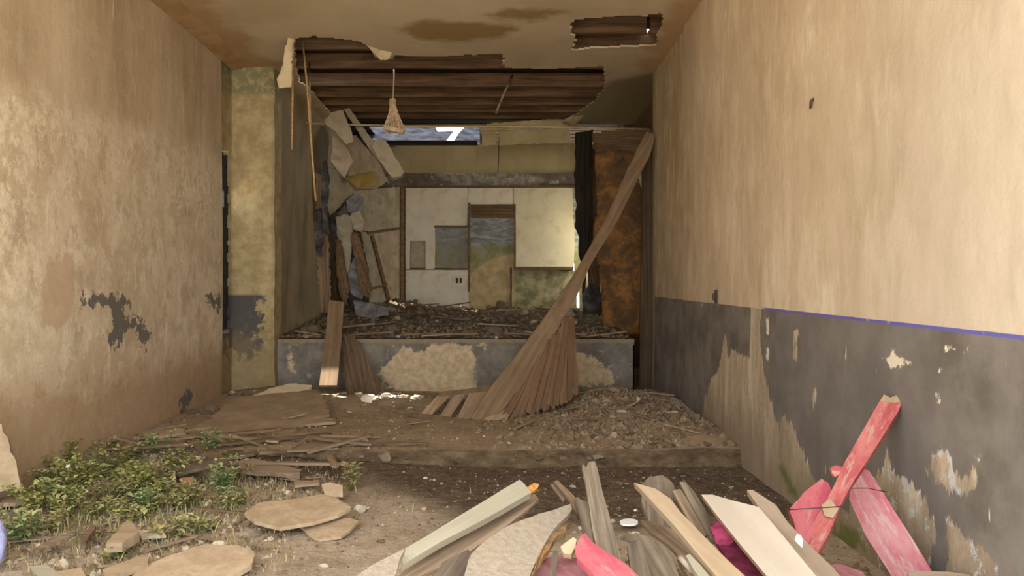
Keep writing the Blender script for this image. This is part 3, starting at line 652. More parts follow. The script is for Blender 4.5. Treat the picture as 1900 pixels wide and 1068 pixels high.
# ------------------------------------------------------------------ sheets and cloth with folds
def inside(pts, poly): return sdf(pts, poly) > 0
def sheet(name, poly, A, B, hint, mat, th=.008, res=28, amp=.03, fold=(9, 2), label=None, cat=None, group=None, parent=None, kind=None, seed=0, smooth=True):
    """a warped sheet: the outline lies in the plane through A and B, folds rise along its normal"""
    a, b = P(*A), P(*B); m, n = frame(a, b, hint); inv = m.inverted(); q2 = []
    for px, py in poly:
        r = P(px, py, 1)-EYEV; t_ = (a-EYEV).dot(n)/r.dot(n); q = inv @ (EYEV+r*t_); q2.append((q.x, q.y))
    q2 = ragged(q2, .06, .008, seed); q2 = np.array(q2); lo, hi = q2.min(0), q2.max(0)
    st = max(hi-lo)/res; us = np.arange(lo[0], hi[0]+st, st); vs = np.arange(lo[1], hi[1]+st, st)
    def h(u, v): return amp*(math.sin(u*fold[0]+2*fbm(u*2, v*2, 2, seed))*.5+math.sin(v*fold[1]*3+seed)*.3+.6*fbm(u*3, v*3, 3, seed+1))
    v3, fa, uv = grid(us, vs, lambda uv: np.array([(u, v, 0) for u, v in uv]))
    s = sdf(uv, q2); keep = fa[s[fa].mean(1) > -st*.1]
    if len(keep) == 0: keep = fa
    used = np.unique(keep); re = -np.ones(len(uv), int); re[used] = np.arange(len(used)); keep = re[keep]
    uvk = uv[used].copy(); sk = s[used]
    e = st*.2                                               # pull the rim onto the outline
    gx = (sdf(uvk+[e, 0], q2)-sdf(uvk-[e, 0], q2))/(2*e); gy = (sdf(uvk+[0, e], q2)-sdf(uvk-[0, e], q2))/(2*e)
    mv = sk < st*.35
    uvk[mv, 0] -= gx[mv]*np.minimum(sk[mv], .35*st); uvk[mv, 1] -= gy[mv]*np.minimum(sk[mv], .35*st)
    k = len(uvk); top = [(u, v, h(u, v)) for u, v in uvk]; bot = [(u, v, z-th) for u, v, z in top]
    faces = [list(q) for q in keep]+[list(q[::-1]+k) for q in keep]; ed = {}
    for q in keep:
        for i in range(4):
            x, y = q[i], q[(i+1) % 4]; key = (min(x, y), max(x, y)); ed[key] = None if key in ed else (x, y)
    for ab in ed.values():
        if ab: faces.append([ab[1], ab[0], ab[0]+k, ab[1]+k])
    o = mesh(name, top+bot, faces, mat, m, parent, smooth=smooth); return tag(o, label, cat, group, kind)
def Gs(px, py, zf):
    z = SOIL if zf is soil_z else 0
    for _ in range(8):
        q = G(px, py, z); z = zf(q.x, q.y)
    return q.y
UP = (0, -.1, 1)
def flat(name, poly, mat, label, cat, th=.02, lift=.01, zf=None, rag=.012, tilt=(0, -.12, 1), group=None, edge=None, seg=.05):
    """a piece lying on the ground, placed where its outline's middle meets the ground"""
    zf = zf or soil_z
    cx = sum(p[0] for p in poly)/len(poly); cy = sum(p[1] for p in poly)/len(poly); d = Gs(cx, cy, zf)
    z = zf((cx-CX)*d/F, d)+lift+th; d = F*(EYE-z)/(cy-CY)
    return slab(name, poly, (cx, cy, d), (cx+40, cy, d), tilt, th, mat, label, cat, group, rag=rag, seg=seg, edge=edge)

# ------------------------------------------------------------------ fallen plank, lath fan, slat frame
slab('fallen_plank', [(1180, 282), (1150, 345), (1128, 400), (1098, 452), (1066, 508), (1030, 560), (985, 622), (950, 668), (915, 712), (872, 776), (905, 784), (935, 757), (962, 725), (1000, 668), (1045, 592),
     (1072, 545), (1098, 488), (1122, 448), (1150, 402), (1184, 330), (1206, 288), (1216, 250), (1200, 244)], (1200, 262, 11.35), (895, 776, 9.1), (.35, -1, .35), .045, M['beam'],
     'long bowed brown plank slanting from the upper right wall down to the floor', 'plank', rag=.006, seg=.15)
fan = empty('lath_fan', P(1005, 765, 9.25), 'reddish fan of thin laths hanging down against the slanting plank', 'lath bundle')
base = [(930, 784), (942, 782), (955, 776), (968, 772), (982, 768), (996, 765), (1009, 762), (1022, 757), (1034, 752), (1046, 747), (1057, 741), (1066, 730)]
for i, (bx, by) in enumerate(base):
    tx = 985+min(i, 7)*9.2; ty = 690-min(i, 7)*14.0
    if i > 7: tx = 1049+(i-7)*3; ty = 592-(i-8)*1
    d0 = 9.12+.03*i+random.uniform(-.02, .02)
    for k in range(2):
        ox = k*6-2+random.uniform(-2, 2)
        slab('lath', [(tx-4+ox*.3, ty+random.uniform(-6, 6)), (tx+4+ox*.3, ty+random.uniform(-6, 6)), (bx+5+ox, by+random.uniform(-10, 2)), (bx+ox, by+random.uniform(-4, 4)), (bx-4+ox, by+random.uniform(-8, 2))],
             (bx, by, d0+k*.02), (tx, ty, d0+.42+k*.02), (.2, -1, .25), .008, M['lath_red'], parent=fan, rag=.004, seg=.1)
sp = empty('slat_frame', P(835, 775, 9.1), 'broken brown frame of loose slats lying at the foot of the slanting plank', 'slat frame')
SA, SB, SH = (840, 782, 9.05), (878, 720, 9.72), (0, -.35, 1)
for q in [[(812, 733), (837, 731), (803, 765), (780, 767)], [(845, 727), (866, 726), (834, 775), (814, 774)], [(873, 725), (916, 722), (884, 784), (846, 779)], [(934, 722), (956, 736), (938, 786), (893, 786)]]:
    slab('slat', q, SA, SB, SH, .02, M['slat'], parent=sp, rag=.004, seg=.15)
for q in [[(752, 766), (775, 766), (872, 777), (870, 785), (800, 777)], [(812, 727), (925, 714), (926, 722), (815, 735)]]:
    slab('rail', q, (840, 786, 9.0), (878, 724, 9.66), SH, .03, M['beam'], parent=sp, rag=.004, seg=.15)
slab('leaning_sheet', [(634, 626), (654, 618), (668, 640), (692, 684), (720, 737), (680, 742), (645, 738), (638, 690)], (645, 622, 11.5), (670, 738, 10.75), (0, -1, .3), .02, M['dark_wood'],
     'dark olive triangular board leaning on the stage front', 'board', rag=.006)
slab('leaning_plank', [(611, 556), (638, 560), (634, 620), (625, 714), (592, 714), (602, 640)], (622, 560, 11.62), (608, 712, 10.7), (0, -1, .3), .035, M['beam'],
     'upright pale brown plank leaning on the stage edge with a sunlit band', 'plank', rag=.005, seg=.2)

slab('sun_patch_strip', [(688, 743), (704, 738), (716, 744), (728, 737), (758, 735), (787, 733), (772, 744), (748, 747), (722, 751)], (690, 742, 10.28), (785, 738, 10.3), (0, -.5, 1), .05, M['plaster_flap'],  # pale strip added to catch the sun and brighten its patch
     'ragged pale strip added to brighten the sun patch before the stage', 'plaster', rag=.008, seg=.06)
slab('brick_bat', [(619, 737), (642, 735), (644, 748), (622, 751)], (620, 742, 10.3), (642, 742, 10.3), (0, -1, .6), .12, M['plaster_lump'], 'pale block added to catch the sun at the foot of the upright plank', 'brick', rag=.006)  # pale block added where a sun patch falls
# ------------------------------------------------------------------ stage: left wing flat, rags, broken ceiling pieces
FA, FB, FH = (598, 450, 14.0), (750, 450, 16.9), (1, -.6, 0)
wing = empty('wing_flat', P(680, 575, 15.4), 'torn pinkish scenery flat with brown battens on the left of the stage', 'stage flat')
slab('panel', [(606, 310), (640, 318), (662, 352), (640, 372), (614, 402), (606, 360)], FA, FB, FH, .03, M['flat_grey'], parent=wing, rag=.012)
slab('panel', [(614, 262), (660, 250), (702, 300), (720, 335), (700, 350), (655, 352), (636, 318), (610, 310)], FA, FB, FH, .03, M['flat_pink'], parent=wing, rag=.012)
slab('panel', [(655, 353), (700, 350), (749, 346), (749, 422), (688, 431), (668, 425)], FA, FB, FH, .03, M['flat_grey'], parent=wing, rag=.008)
slab('panel', [(692, 432), (749, 424), (749, 574), (727, 574), (718, 530)], FA, FB, FH, .03, M['flat_pink'], parent=wing, rag=.008)
slab('panel', [(664, 428), (690, 433), (716, 530), (724, 575), (690, 580), (682, 520)], FA, FB, FH, .03, M['flat_grey'], parent=wing, rag=.012)
FA2, FB2 = (598, 450, 13.95), (750, 450, 16.82)
for q in [[(684, 430), (749, 420), (749, 425), (684, 435)], [(689, 437), (694, 437), (727, 563), (722, 565)], [(686, 534), (719, 527), (719, 531), (686, 538)], [(745, 344), (749, 344), (749, 576), (744, 576)]]:
    slab('batten', q, FA2, FB2, FH, .03, M['umber'], parent=wing)
slab('stage_post', [(586, 320), (602, 326), (610, 440), (614, 578), (592, 580), (588, 450)], (595, 330, 13.0), (602, 575, 12.6), (.3, -1, .1), .07, M['dark_wood'],
     'rough brown post at the left edge of the stage', 'post', rag=.02)
sheet('torn_rag', [(613, 398), (628, 390), (642, 372), (662, 384), (672, 440), (684, 500), (683, 548), (664, 572), (645, 562), (633, 520), (620, 478), (616, 440)], (648, 390, 13.9), (652, 570, 13.8), (.3, -1, .1), M['dark_rag_and_hole'], .012, 34, .07, (26, 3),  # dark sheet put in for the shade inside the torn hole
      'charcoal tattered sheet standing for the dark hole in the torn flat', 'rag', seed=3)
sheet('torn_rag', [(622, 402), (640, 396), (655, 402), (656, 440), (648, 500), (644, 520), (638, 470), (626, 440)], (638, 400, 13.75), (642, 520, 13.7), (.3, -1, .1), M['flat_grey'], .01, 26, .05, (30, 3),
      'olive tan strip of torn cloth over the dark hole', 'rag', seed=5)
sheet('torn_rag', [(642, 372), (656, 360), (676, 366), (674, 388), (660, 400), (646, 392)], (648, 375, 13.8), (672, 380, 13.9), (.3, -1, .1), M['grey_rag'], .01, 20, .04, (20, 4),
      'small slate grey rag above the dark hole', 'rag', seed=6)
sheet('torn_rag', [(656, 478), (672, 470), (682, 520), (672, 556), (650, 545), (644, 510)], (660, 480, 13.7), (664, 550, 13.7), (.3, -1, .1), M['grey_rag'], .01, 22, .05, (24, 4),
      'grey rag lying at the bottom of the dark hole', 'rag', seed=7)
sheet('torn_rag', [(638, 330), (662, 322), (690, 318), (703, 338), (690, 346), (664, 349)], (640, 335, 14.6), (700, 335, 15.0), (.4, -1, .2), M['ochre_cloth'], .01, 24, .03, (14, 4),
      'ochre yellow rag on the upper part of the torn flat', 'rag', seed=8)
slab('broken_batten', [(638, 203), (648, 200), (690, 258), (728, 312), (738, 330), (728, 334), (684, 274)], (643, 202, 13.9), (733, 332, 13.5), (.3, -1, -.2), .05, M['white_slab'],
     'pale batten slanting down beside the broken ceiling slab', 'batten', rag=.006)
slab('ceiling_slab', [(688, 268), (704, 256), (716, 262), (749, 318), (744, 326), (728, 330), (700, 292)], (696, 262, 13.3), (738, 325, 13.1), (.3, -1, -.15), .09, M['white_slab'],
     'thick pale slab of fallen ceiling hanging over the wing flat', 'ceiling slab', rag=.01, seg=.08)
slab('ceiling_slab', [(602, 222), (616, 208), (636, 204), (650, 236), (656, 262), (642, 268), (622, 244), (606, 232)], (610, 215, 13.4), (650, 265, 13.3), (.3, -1, -.15), .06, M['white_slab'],
     'jagged pale slab of ceiling under the left end of the joists', 'ceiling slab', rag=.012, seg=.08)
slab('ceiling_slab', [(618, 252), (640, 270), (655, 300), (640, 330), (614, 300)], (620, 255, 13.6), (645, 325, 13.6), (.3, -1, 0), .04, M['flat_pink'],
     'brown pinkish ceiling scrap under the jagged pale slab', 'ceiling slab', rag=.02, seg=.08)
# right wing
sheet('wing_flat', [(1103, 284), (1135, 276), (1190, 290), (1197, 400), (1190, 622), (1120, 622), (1113, 520), (1100, 440), (1107, 380)], (1140, 285, 13.15), (1155, 620, 13.1), (-.3, -1, 0), M['orange'], .02, 34, .03, (6, 1),
      'rusty orange mottled flat standing on the right of the stage', 'stage flat', seed=11)
sheet('hanging_board', [(1098, 246), (1160, 240), (1216, 242), (1200, 288), (1165, 300), (1140, 292), (1104, 286)], (1100, 265, 13.6), (1200, 265, 13.3), (0, -1, -.3), M['umber'], .02, 20, .04, (5, 2),
      'dark brown buckled board above the rusty orange flat', 'board', seed=12)
sheet('torn_flap', [(1180, 322), (1200, 296), (1206, 318), (1213, 374), (1196, 366)], (1195, 300, 12.0), (1203, 370, 11.9), (-.2, -1, 0), M['flat_grey'], .01, 16, .03, (12, 2),
      'beige torn flap hanging beside the right post', 'flap', seed=13)
slab('stage_post', [(1193, 262), (1222, 240), (1226, 480), (1224, 726), (1186, 722), (1190, 500)], (1207, 260, 11.8), (1205, 722, 11.78), (-.1, -1, 0), .12, M['dark_post'], 'dark brown post in the corner of stage and right wall', 'post', rag=.01, seg=.3)
slab('stage_post', [(1068, 246), (1100, 240), (1097, 330), (1096, 420), (1092, 475), (1086, 530), (1083, 585), (1079, 500), (1073, 470), (1075, 440), (1066, 420), (1070, 380), (1066, 335)], (1084, 246, 15.4), (1084, 580, 15.35), (-.1, -1, 0), .12, M['black_wood'],
     'blackened jagged post in front of the back wall', 'post', rag=.02, seg=.12)
sheet('torn_rag', [(1080, 545), (1096, 522), (1116, 545), (1120, 614), (1082, 606)], (1095, 530, 15.0), (1098, 610, 14.9), (0, -1, .2), M['dark_rag_and_hole'], .01, 22, .05, (20, 3), 'black rag heaped at the foot of the blackened post', 'rag', seed=15)
sheet('torn_drape', [(1084, 262), (1104, 262), (1112, 380), (1116, 470), (1112, 596), (1094, 594), (1088, 400)], (1095, 270, 15.7), (1100, 520, 15.7), (0, -1, 0), M['umber'], .01, 22, .05, (22, 1), 'narrow brown drape hanging between the blackened post and the rusty flat', 'drape', seed=16)  # drape enlarged as a dark sheet to hide light beside the post
for i, (q, mk, lab) in enumerate([
    ([(598, 300), (606, 292), (612, 330), (608, 400), (614, 440), (600, 430), (596, 370)], 'dark_rag_and_hole', 'narrow black strip of cloth hanging from the top of the rough brown post'),
    ([(650, 432), (664, 428), (676, 470), (690, 530), (688, 556), (672, 548), (660, 500)], 'umber', 'dark brown strip of cloth right of the dark hole'),
    ([(622, 440), (634, 446), (640, 490), (650, 540), (642, 572), (630, 545), (624, 500)], 'umber', 'brown shred hanging in the middle of the dark hole'),
    ([(650, 396), (668, 392), (678, 412), (672, 430), (656, 426)], 'flat_grey', 'pale crumpled scrap between the two grey rags'),
    ([(580, 392), (596, 384), (600, 440), (596, 480), (588, 470), (582, 430)], 'dark_rag_and_hole', 'ragged black tuft on the wall left of the rough brown post'),
    ([(655, 556), (690, 562), (720, 570), (722, 584), (690, 592), (660, 584)], 'grey_rag', 'grey heap of cloth at the foot of the torn flat')]):
    sheet('torn_rag', q, (q[0][0], q[0][1], 13.6 if i not in (0, 4) else 12.75), (q[3][0], q[3][1], 13.55 if i not in (0, 4) else 12.7), (.3, -1, .15), M[mk], .01, 26, .05, (28, 3), lab, 'rag', seed=60+i)
# overhead: curtain rod, fascia boards, metal sheets seen through the roof hole
tube('curtain_rod', [P(566, 229, 13.6), P(760, 234, 13.6), P(1000, 235, 13.6), P(1208, 240, 13.6)], .022, M['fascia'], 'thin pale rod spanning the stage under the joists', 'rod')
slab('fascia_board', [(903, 229), (1056, 218), (1062, 234), (903, 240)], (903, 234, 15.3), (1060, 228, 15.3), (0, -1, 0), .03, M['fascia'], 'upper yellowed fascia board under the last joist', 'board', rag=.008)
slab('fascia_board', [(893, 242), (920, 241), (921, 268), (895, 270)], (893, 256, 15.5), (1060, 254, 15.5), (0, -1, 0), .03, M['fascia'], 'short left piece of the lower yellowed fascia board', 'board', rag=.006)
slab('fascia_board', [(923, 241), (1056, 237), (1060, 262), (923, 269)], (893, 256, 15.5), (1060, 254, 15.5), (0, -1, 0), .03, M['fascia'], 'long right piece of the lower yellowed fascia board', 'board', rag=.008)
RA, RB, RH = (800, 270, 17.35), (800, 236, 18.9), (0, -.5, -1)
slab('roof_sheet', [(620, 274), (640, 232), (808, 236), (812, 244), (842, 243), (820, 270)], RA, RB, RH, .01, M['blue_metal'], 'larger blue grey metal roof sheet left of the bright gap', 'roof sheet')
slab('roof_sheet', [(864, 234), (850, 248), (836, 272), (900, 272), (920, 234)], RA, RB, RH, .01, M['blue_metal'], 'smaller blue grey metal roof sheet right of the bright gap', 'roof sheet')
boxm('wall_plate', (-2.8, YB-.1, ztop-.02), (-.45, YB+.1, ztop+.07), M['black_wood'], label='dark timber wall plate under the roof hole', cat='beam')
tube('hanging_wire', [P(926, 250, 15.507), P(925, 300, 15.5), P(924, 322, 15.5)], .008, M['string'], 'thin dark wire hanging in front of the upper back wall', 'wire')
# hanging laths, plaster flaps, straw pendant
for pts, lab in (([P(544, 82, 10.35), P(543, 180, 10.4), P(542, 277, 10.38)], 'short straight lath hanging at the left edge of the ceiling hole'),
                 ([P(562, 78, 10.635), P(570, 160, 10.5), P(578, 270, 10.45), P(586, 372, 10.4)], 'longest lath hanging from the ceiling hole'),
                 ([P(574, 118, 11.56), P(575, 180, 11.05), P(577, 250, 11.1)], 'thin lath hanging behind the longest lath')):
    v_ = [Vector(p) for p in pts]; tube('hanging_lath', v_, .016, M['lath'], lab, 'lath', sides=4)
tube('hanging_lath', [P(951, 140, 12.595), P(936, 172, 12.4), P(920, 210, 12.4)], .022, M['brown_wood'], 'brown stick dangling at a slant under the joists', 'lath', sides=4)
sheet('plaster_flap', [(531, 70), (547, 71), (544, 110), (541, 161), (518, 163), (513, 147), (526, 118)], (538, 72, 10.1), (528, 160, 10.0), (.3, -1, -.1), M['plaster_flap'], .02, 18, .03, (8, 3),
      'pale plaster flap hanging at the left end of the ceiling hole', 'plaster', seed=21)
sheet('plaster_flap', [(668, 74), (690, 78), (712, 92), (730, 98), (722, 110), (706, 112), (694, 100), (682, 86)], (675, 78, 10.35), (722, 105, 10.7), (.1, -1, -.6), M['plaster_flap'], .02, 20, .03, (14, 5),
      'curled plaster strip on the ragged rim of the ceiling hole', 'plaster', seed=22)
sheet('plaster_flap', [(1040, 226), (1060, 214), (1085, 204), (1100, 196), (1085, 214), (1062, 236)], (1045, 228, 14.9), (1095, 200, 14.4), (-.1, -1, -.6), M['ceiling'], .02, 16, .03, (8, 3),
      'brown plaster strip at the right end of the joists', 'plaster', seed=23)
pd = 11.9; top = P(729, 186, pd)
pen = empty('straw_pendant', P(731, 246, pd), 'frayed cone of straw and plaster hanging on a cord under the joists', 'hanging pendant')
tube('cord', [P(730, 112, pd), P(731, 140, pd), P(729, 188, pd)], .012, M['cord'], parent=pen, sides=5)
sv = []; sf = []
for i in range(46):
    a = 2*math.pi*i/46; r = random.uniform(.10, .17); b = P(732, 243+random.uniform(-5, 5), pd)
    pts = [top+Vector((.012*math.cos(a), .012*math.sin(a), 0)), top.lerp(b, .5)+Vector((r*.42*math.cos(a), r*.42*math.sin(a), random.uniform(-.02, .02))), b+Vector((r*math.cos(a), r*math.sin(a), 0))]
    v, f = tube_geo([p-top for p in pts], [.012, .014, .011], 4); n0 = len(sv); sv += v; sf += [[q+n0 for q in g] for g in f]
tag(mesh('straw', sv, sf, M['straw'], Matrix.Translation(top), pen), kind='stuff')
rim = []; rr_ = random.Random(4)
for i in range(14):
    a = 2*math.pi*i/14; r = rr_.uniform(.14, .2); rim.append((r*math.cos(a), r*math.sin(a)))
prism('plaster_rim', rim, -.03, .03, M['plaster_flap'], Matrix.Translation(P(733, 241, pd)) @ Matrix.Rotation(.22, 4, 'Y') @ Matrix.Rotation(.12, 4, 'X'), pen)
prism('plaster_knob', [(x*.28, y*.28) for x, y in rim], -.1, .02, M['straw'], Matrix.Translation(top), pen)
# fittings on the right wall
hk = empty('wall_hook', (XR, wr(1330, 550)[0], wr(1330, 550)[1]), 'small rusty iron hook on the right wall at the paint line', 'hook')
yh, zh = wr(1330, 550)
boxm('plate', (XR-.02, yh-.014, zh-.07), (XR+.005, yh+.014, zh+.07), M['rust'], hk)
tube('hook', [(XR-.01, yh, zh+.04), (XR-.035, yh, zh+.03), (XR-.04, yh, zh-.02), (XR-.03, yh, zh-.04)], .008, M['rust'], parent=hk)
yh, zh = wr(1510, 188)
tube('wall_peg', [(XR+.02, yh, zh+.03), (XR-.02, yh, zh), (XR-.025, yh, zh-.05)], [.012, .012, .008], M['rust'], 'small dark peg high on the right wall', 'peg')
# ------------------------------------------------------------------ floor: sheets and boards at the left and middle
sz, fz = soil_z, slab_z
flat('fibreboard_sheet', [(430, 738), (520, 728), (588, 722), (603, 742), (612, 768), (580, 776), (552, 792), (540, 806), (505, 800), (470, 812), (432, 817), (392, 814), (392, 790), (345, 797), (388, 778)], M['brown_sheet'],
     'large dusty brown fibreboard sheet lying on the slab at left', 'sheet', .03, .03, fz, .02)
flat('plaster_sheet', [(468, 734), (500, 720), (540, 711), (578, 714), (572, 722), (530, 730), (500, 738)], M['plaster_flap'], 'pale broken plaster sheet at the foot of the pillar', 'plaster', .03, .07, fz, .02, (0, -.35, 1))
flat('broken_board', [(548, 777), (620, 775), (622, 782), (560, 786)], M['slat'], 'short pale board by the right edge of the fibreboard sheet', 'board', .03, .02, fz)
flat('broken_board', [(262, 800), (340, 794), (344, 803), (270, 811)], M['slat'], 'pale short board against the left wall', 'board', .03, .04, fz)
flat('broken_board', [(220, 838), (300, 812), (352, 802), (356, 810), (300, 824), (228, 850)], M['brown_wood'], 'long brown board at the foot of the left wall', 'board', .03, .05, sz)
flat('broken_board', [(345, 815), (362, 812), (412, 843), (424, 855), (402, 856), (372, 838)], M['beam'], 'brown stick slanting off the slab towards the weeds', 'board', .03, .06, sz)
flat('broken_board', [(300, 846), (380, 838), (398, 846), (310, 858)], M['brown_wood'], 'olive brown board above the weeds, upper of two', 'board', .025, .05, sz)
flat('broken_board', [(318, 866), (400, 852), (410, 858), (330, 878)], M['grey_wood'], 'greyish board above the weeds, lower of two', 'board', .025, .04, sz)
flat('broken_board', [(440, 855), (470, 850), (560, 870), (556, 880), (500, 874), (450, 872)], M['brown_wood'], 'brown board lying at the crumbled slab edge', 'board', .04, .06, sz)
flat('broken_board', [(545, 893), (590, 890), (592, 896), (548, 900)], M['slat'], 'thin pale slat behind the tan plywood piece', 'board', .02, .05, sz)
flat('plywood_piece', [(453, 951), (480, 932), (540, 926), (598, 916), (622, 922), (652, 940), (628, 954), (580, 968), (520, 978), (472, 966)], M['tan_sheet'], 'tan plywood piece with curled edge lying left of the cream board', 'plywood', .025, .10, sz, .005, (.02, -.10, 1))
slab('brick_bat', [(596, 898), (612, 894), (636, 900), (636, 922), (604, 922)], (600, 910, 6.2), (634, 910, 6.2), (0, -1, .5), .09, M['tan_sheet'], 'squarish pale brick piece behind the tan plywood piece', 'brick', rag=.006)
flat('plywood_piece', [(556, 974), (590, 966), (648, 960), (666, 966), (650, 982), (632, 994), (592, 1000), (570, 988)], M['tan_sheet'], 'smaller tan plywood scrap in front of the curled one', 'plywood', .02, .02, sz, .006)
flat('plywood_piece', [(240, 1072), (262, 1050), (302, 1034), (340, 1022), (384, 1008), (440, 1010), (472, 1022), (466, 1046), (430, 1066), (400, 1090), (235, 1090)], M['tan_sheet'], 'large orange tan plywood sheet at the bottom left', 'plywood', .03, .04, sz, .012)
flat('broken_board', [(190, 1056), (264, 1028), (278, 1031), (274, 1040), (210, 1068), (194, 1068)], M['tan_wood'], 'light tan batten along the large plywood sheet', 'board', .04, .05, sz, .006)
flat('broken_board', [(54, 1050), (84, 1047), (120, 1072), (80, 1078)], M['cream_paint'], 'cream board end at the bottom left corner', 'board', .04, .04, sz, .006)
flat('plywood_piece', [(96, 1060), (150, 1052), (170, 1080), (100, 1084)], M['tan_sheet'], 'tan scrap beside the cream board end', 'plywood', .02, .03, sz)
flat('plywood_piece', [(0, 1062), (40, 1058), (52, 1085), (-10, 1090)], M['chip'], 'pale scrap in the very corner left of the cream board end', 'plywood', .02, .03, sz)
flat('plank_wedge', [(196, 1008), (236, 964), (250, 974), (258, 986), (226, 1006)], M['tan_wood'], 'tan wedge of plank lying below the weeds', 'board', .06, .05, sz, .006)
flat('broken_board', [(150, 1000), (170, 972), (178, 974), (160, 1004)], M['dark_wood'], 'short dark stick left of the tan wedge', 'board', .03, .05, sz)
flat('broken_board', [(60, 1018), (130, 985), (136, 990), (68, 1024)], M['brown_wood'], 'thin brown lath in the left litter', 'board', .02, .05, sz)
flat('plaster_sheet', [(255, 984), (300, 980), (308, 992), (262, 996)], M['plaster_lump'], 'flat white plaster scrap right of the tan wedge', 'plaster', .02, .04, sz)
flat('plaster_sheet', [(200, 896), (232, 890), (234, 900), (208, 904)], M['plaster_lump'], 'pinkish white plaster scrap among the weeds', 'plaster', .02, .08, sz)
flat('brick_bat', [(334, 886), (358, 884), (360, 900), (336, 902)], stone('reddish_brick', (.33, .15, .09), (.45, .23, .15)), 'reddish brick piece between the two weed patches', 'brick', .05, .06, sz, .006)
flat('plaster_sheet', [(0, 915), (34, 912), (58, 922), (30, 932), (0, 934)], M['tan_sheet'], 'tan scrap below the clay bank at the left edge', 'plaster', .03, .04, sz)
flat('white_cap', [(1150+17*math.cos(a)+17, 967+5.6*math.sin(a)) for a in np.linspace(0, 2*math.pi, 20, endpoint=False)], M['white'], 'small round white lid on the soil behind the timber pile', 'lid', .012, .03, sz, 0, (0, 0, 1), seg=9)
slab('clay_slab', [(-60, 752), (2, 786), (18, 826), (33, 872), (40, 905), (-60, 925)], (0, 800, 5.75), (30, 900, 5.6), (.5, -1, .2), .12, M['clay'], 'broad brown clay slab leaning at the left edge of the view', 'clay slab', rag=.01)
bag = []
bm = bmesh.new(); bmesh.ops.create_icosphere(bm, subdivisions=3, radius=1)
for v in bm.verts:
    k = 1+.22*mnoise.noise(v.co*2.2)+.1*mnoise.noise(v.co*6); v.co = Vector((v.co.x*.075*k, v.co.y*.08*k, v.co.z*.17*k))
me = bpy.data.meshes.new('plastic_bag'); bm.to_mesh(me); bm.free(); me.materials.append(M['blue_plastic']); me.polygons.foreach_set('use_smooth', [True]*len(me.polygons))
o = bpy.data.objects.new('plastic_bag', me); q = P(-16, 1014, 4.6); link(o, Matrix.Translation(q)); tag(o, 'crumpled blue white plastic bag at the left edge of the view', 'bag')

# ------------------------------------------------------------------ timber pile in the foreground
PH = (-.05, -.55, .83)
def pb(name, poly, A, B, mat, label, cat='board', th=.022, hint=PH, rag=.003, seg=.12, edge=None, parent=None): return slab(name, poly, A, B, hint, th, mat, label, cat, rag=rag, seg=seg, edge=edge, parent=parent)
o = pb('cream_board', [(964, 889), (972, 896), (986, 913), (900, 962), (815, 1006), (748, 1046), (743, 1034), (750, 1018), (830, 970), (900, 928)], (976, 900, 3.95), (746, 1034, 3.25), M['cream_paint'],
       'long cream painted board with an orange broken tip', 'board', .035, rag=.002)
slab('splintered_tip', [(972, 906), (990, 896), (1001, 897), (998, 904), (984, 916)], (976, 906, 4.0), (1000, 898, 4.06), PH, .02, M['split'], 'fresh orange broken tip', parent=o, rag=.004)
pb('board_end', [(752, 1016), (742, 1036), (735, 1062), (715, 1100), (600, 1105), (650, 1074), (700, 1042)], (752, 1024, 3.22), (660, 1085, 2.95), M['chip'], 'short pale board end under the cream board at the bottom edge', 'board', .03)
pb('grey_board', [(900, 962), (990, 914), (1000, 925), (930, 985), (860, 1030), (780, 1068), (700, 1110), (760, 1046)], (985, 920, 4.0), (760, 1060, 3.3), M['brown_wood'], 'brown strip standing for the shaded side of the cream board', 'board', .02)  # separate brown piece standing in for the cream board's shaded side face
pb('grey_board', [(822, 1042), (868, 1018), (880, 1030), (862, 1075), (850, 1110), (780, 1110), (806, 1068)], (866, 1024, 3.4), (820, 1090, 3.1), M['grey_wood'], 'grey tan board end left of the chipboard panel', 'board', .02)
o = pb('chipboard_panel', [(1060, 934), (1062, 944), (1046, 962), (1028, 980), (1012, 1006), (996, 1034), (984, 1068), (975, 1110), (856, 1110), (861, 1068), (872, 1030), (904, 1000), (950, 972), (986, 958)], (1058, 940, 3.75), (880, 1090, 2.95), M['chip'],
       'wide pale chipboard panel with a torn brown edge in the foreground', 'chipboard', .03, rag=.006, seg=.05)
slab('torn_edge', [(1046, 962), (1056, 972), (1050, 985), (1030, 995), (1018, 1020), (1006, 1038), (992, 1048), (984, 1068), (978, 1110), (986, 1068), (996, 1034), (1012, 1006), (1028, 980)], (1052, 964, 3.70), (982, 1080, 3.02), PH, .03, M['torn_edge'], 'torn orange brown edge', parent=o, rag=.01, seg=.04)
pb('grey_plank', [(1080, 862), (1084, 861), (1088, 868), (1091, 857), (1104, 855), (1108, 868), (1118, 910), (1132, 960), (1146, 1010), (1158, 1060), (1160, 1100), (1120, 1100), (1112, 1040), (1100, 985), (1092, 930), (1086, 890)], (1094, 860, 3.8), (1140, 1090, 3.05), M['grey_wood'],
   'tall weathered grey plank with a split top standing in the pile', 'plank', .03, (0, -.8, .6))
pb('grey_plank', [(1066, 926), (1074, 924), (1092, 932), (1112, 1000), (1125, 1060), (1104, 1060), (1086, 1000)], (1076, 928, 3.86), (1115, 1060, 3.3), M['grey_wood'], 'shorter grey plank just left of the tall split one', 'plank', .02, (0, -.8, .6))
pb('thin_stick', [(1026, 893), (1034, 890), (1066, 920), (1080, 955), (1072, 960), (1056, 926)], (1030, 893, 4.05), (1076, 957, 3.8), M['dark_wood'], 'thin dark stick left of the tall grey plank', 'stick', .02)
pb('thin_stick', [(1022, 898), (1030, 896), (1050, 922), (1046, 928)], (1025, 898, 4.1), (1048, 925, 4.0), M['brown_wood'], 'short reddish brown splinter beside the thin dark stick', 'stick', .015)
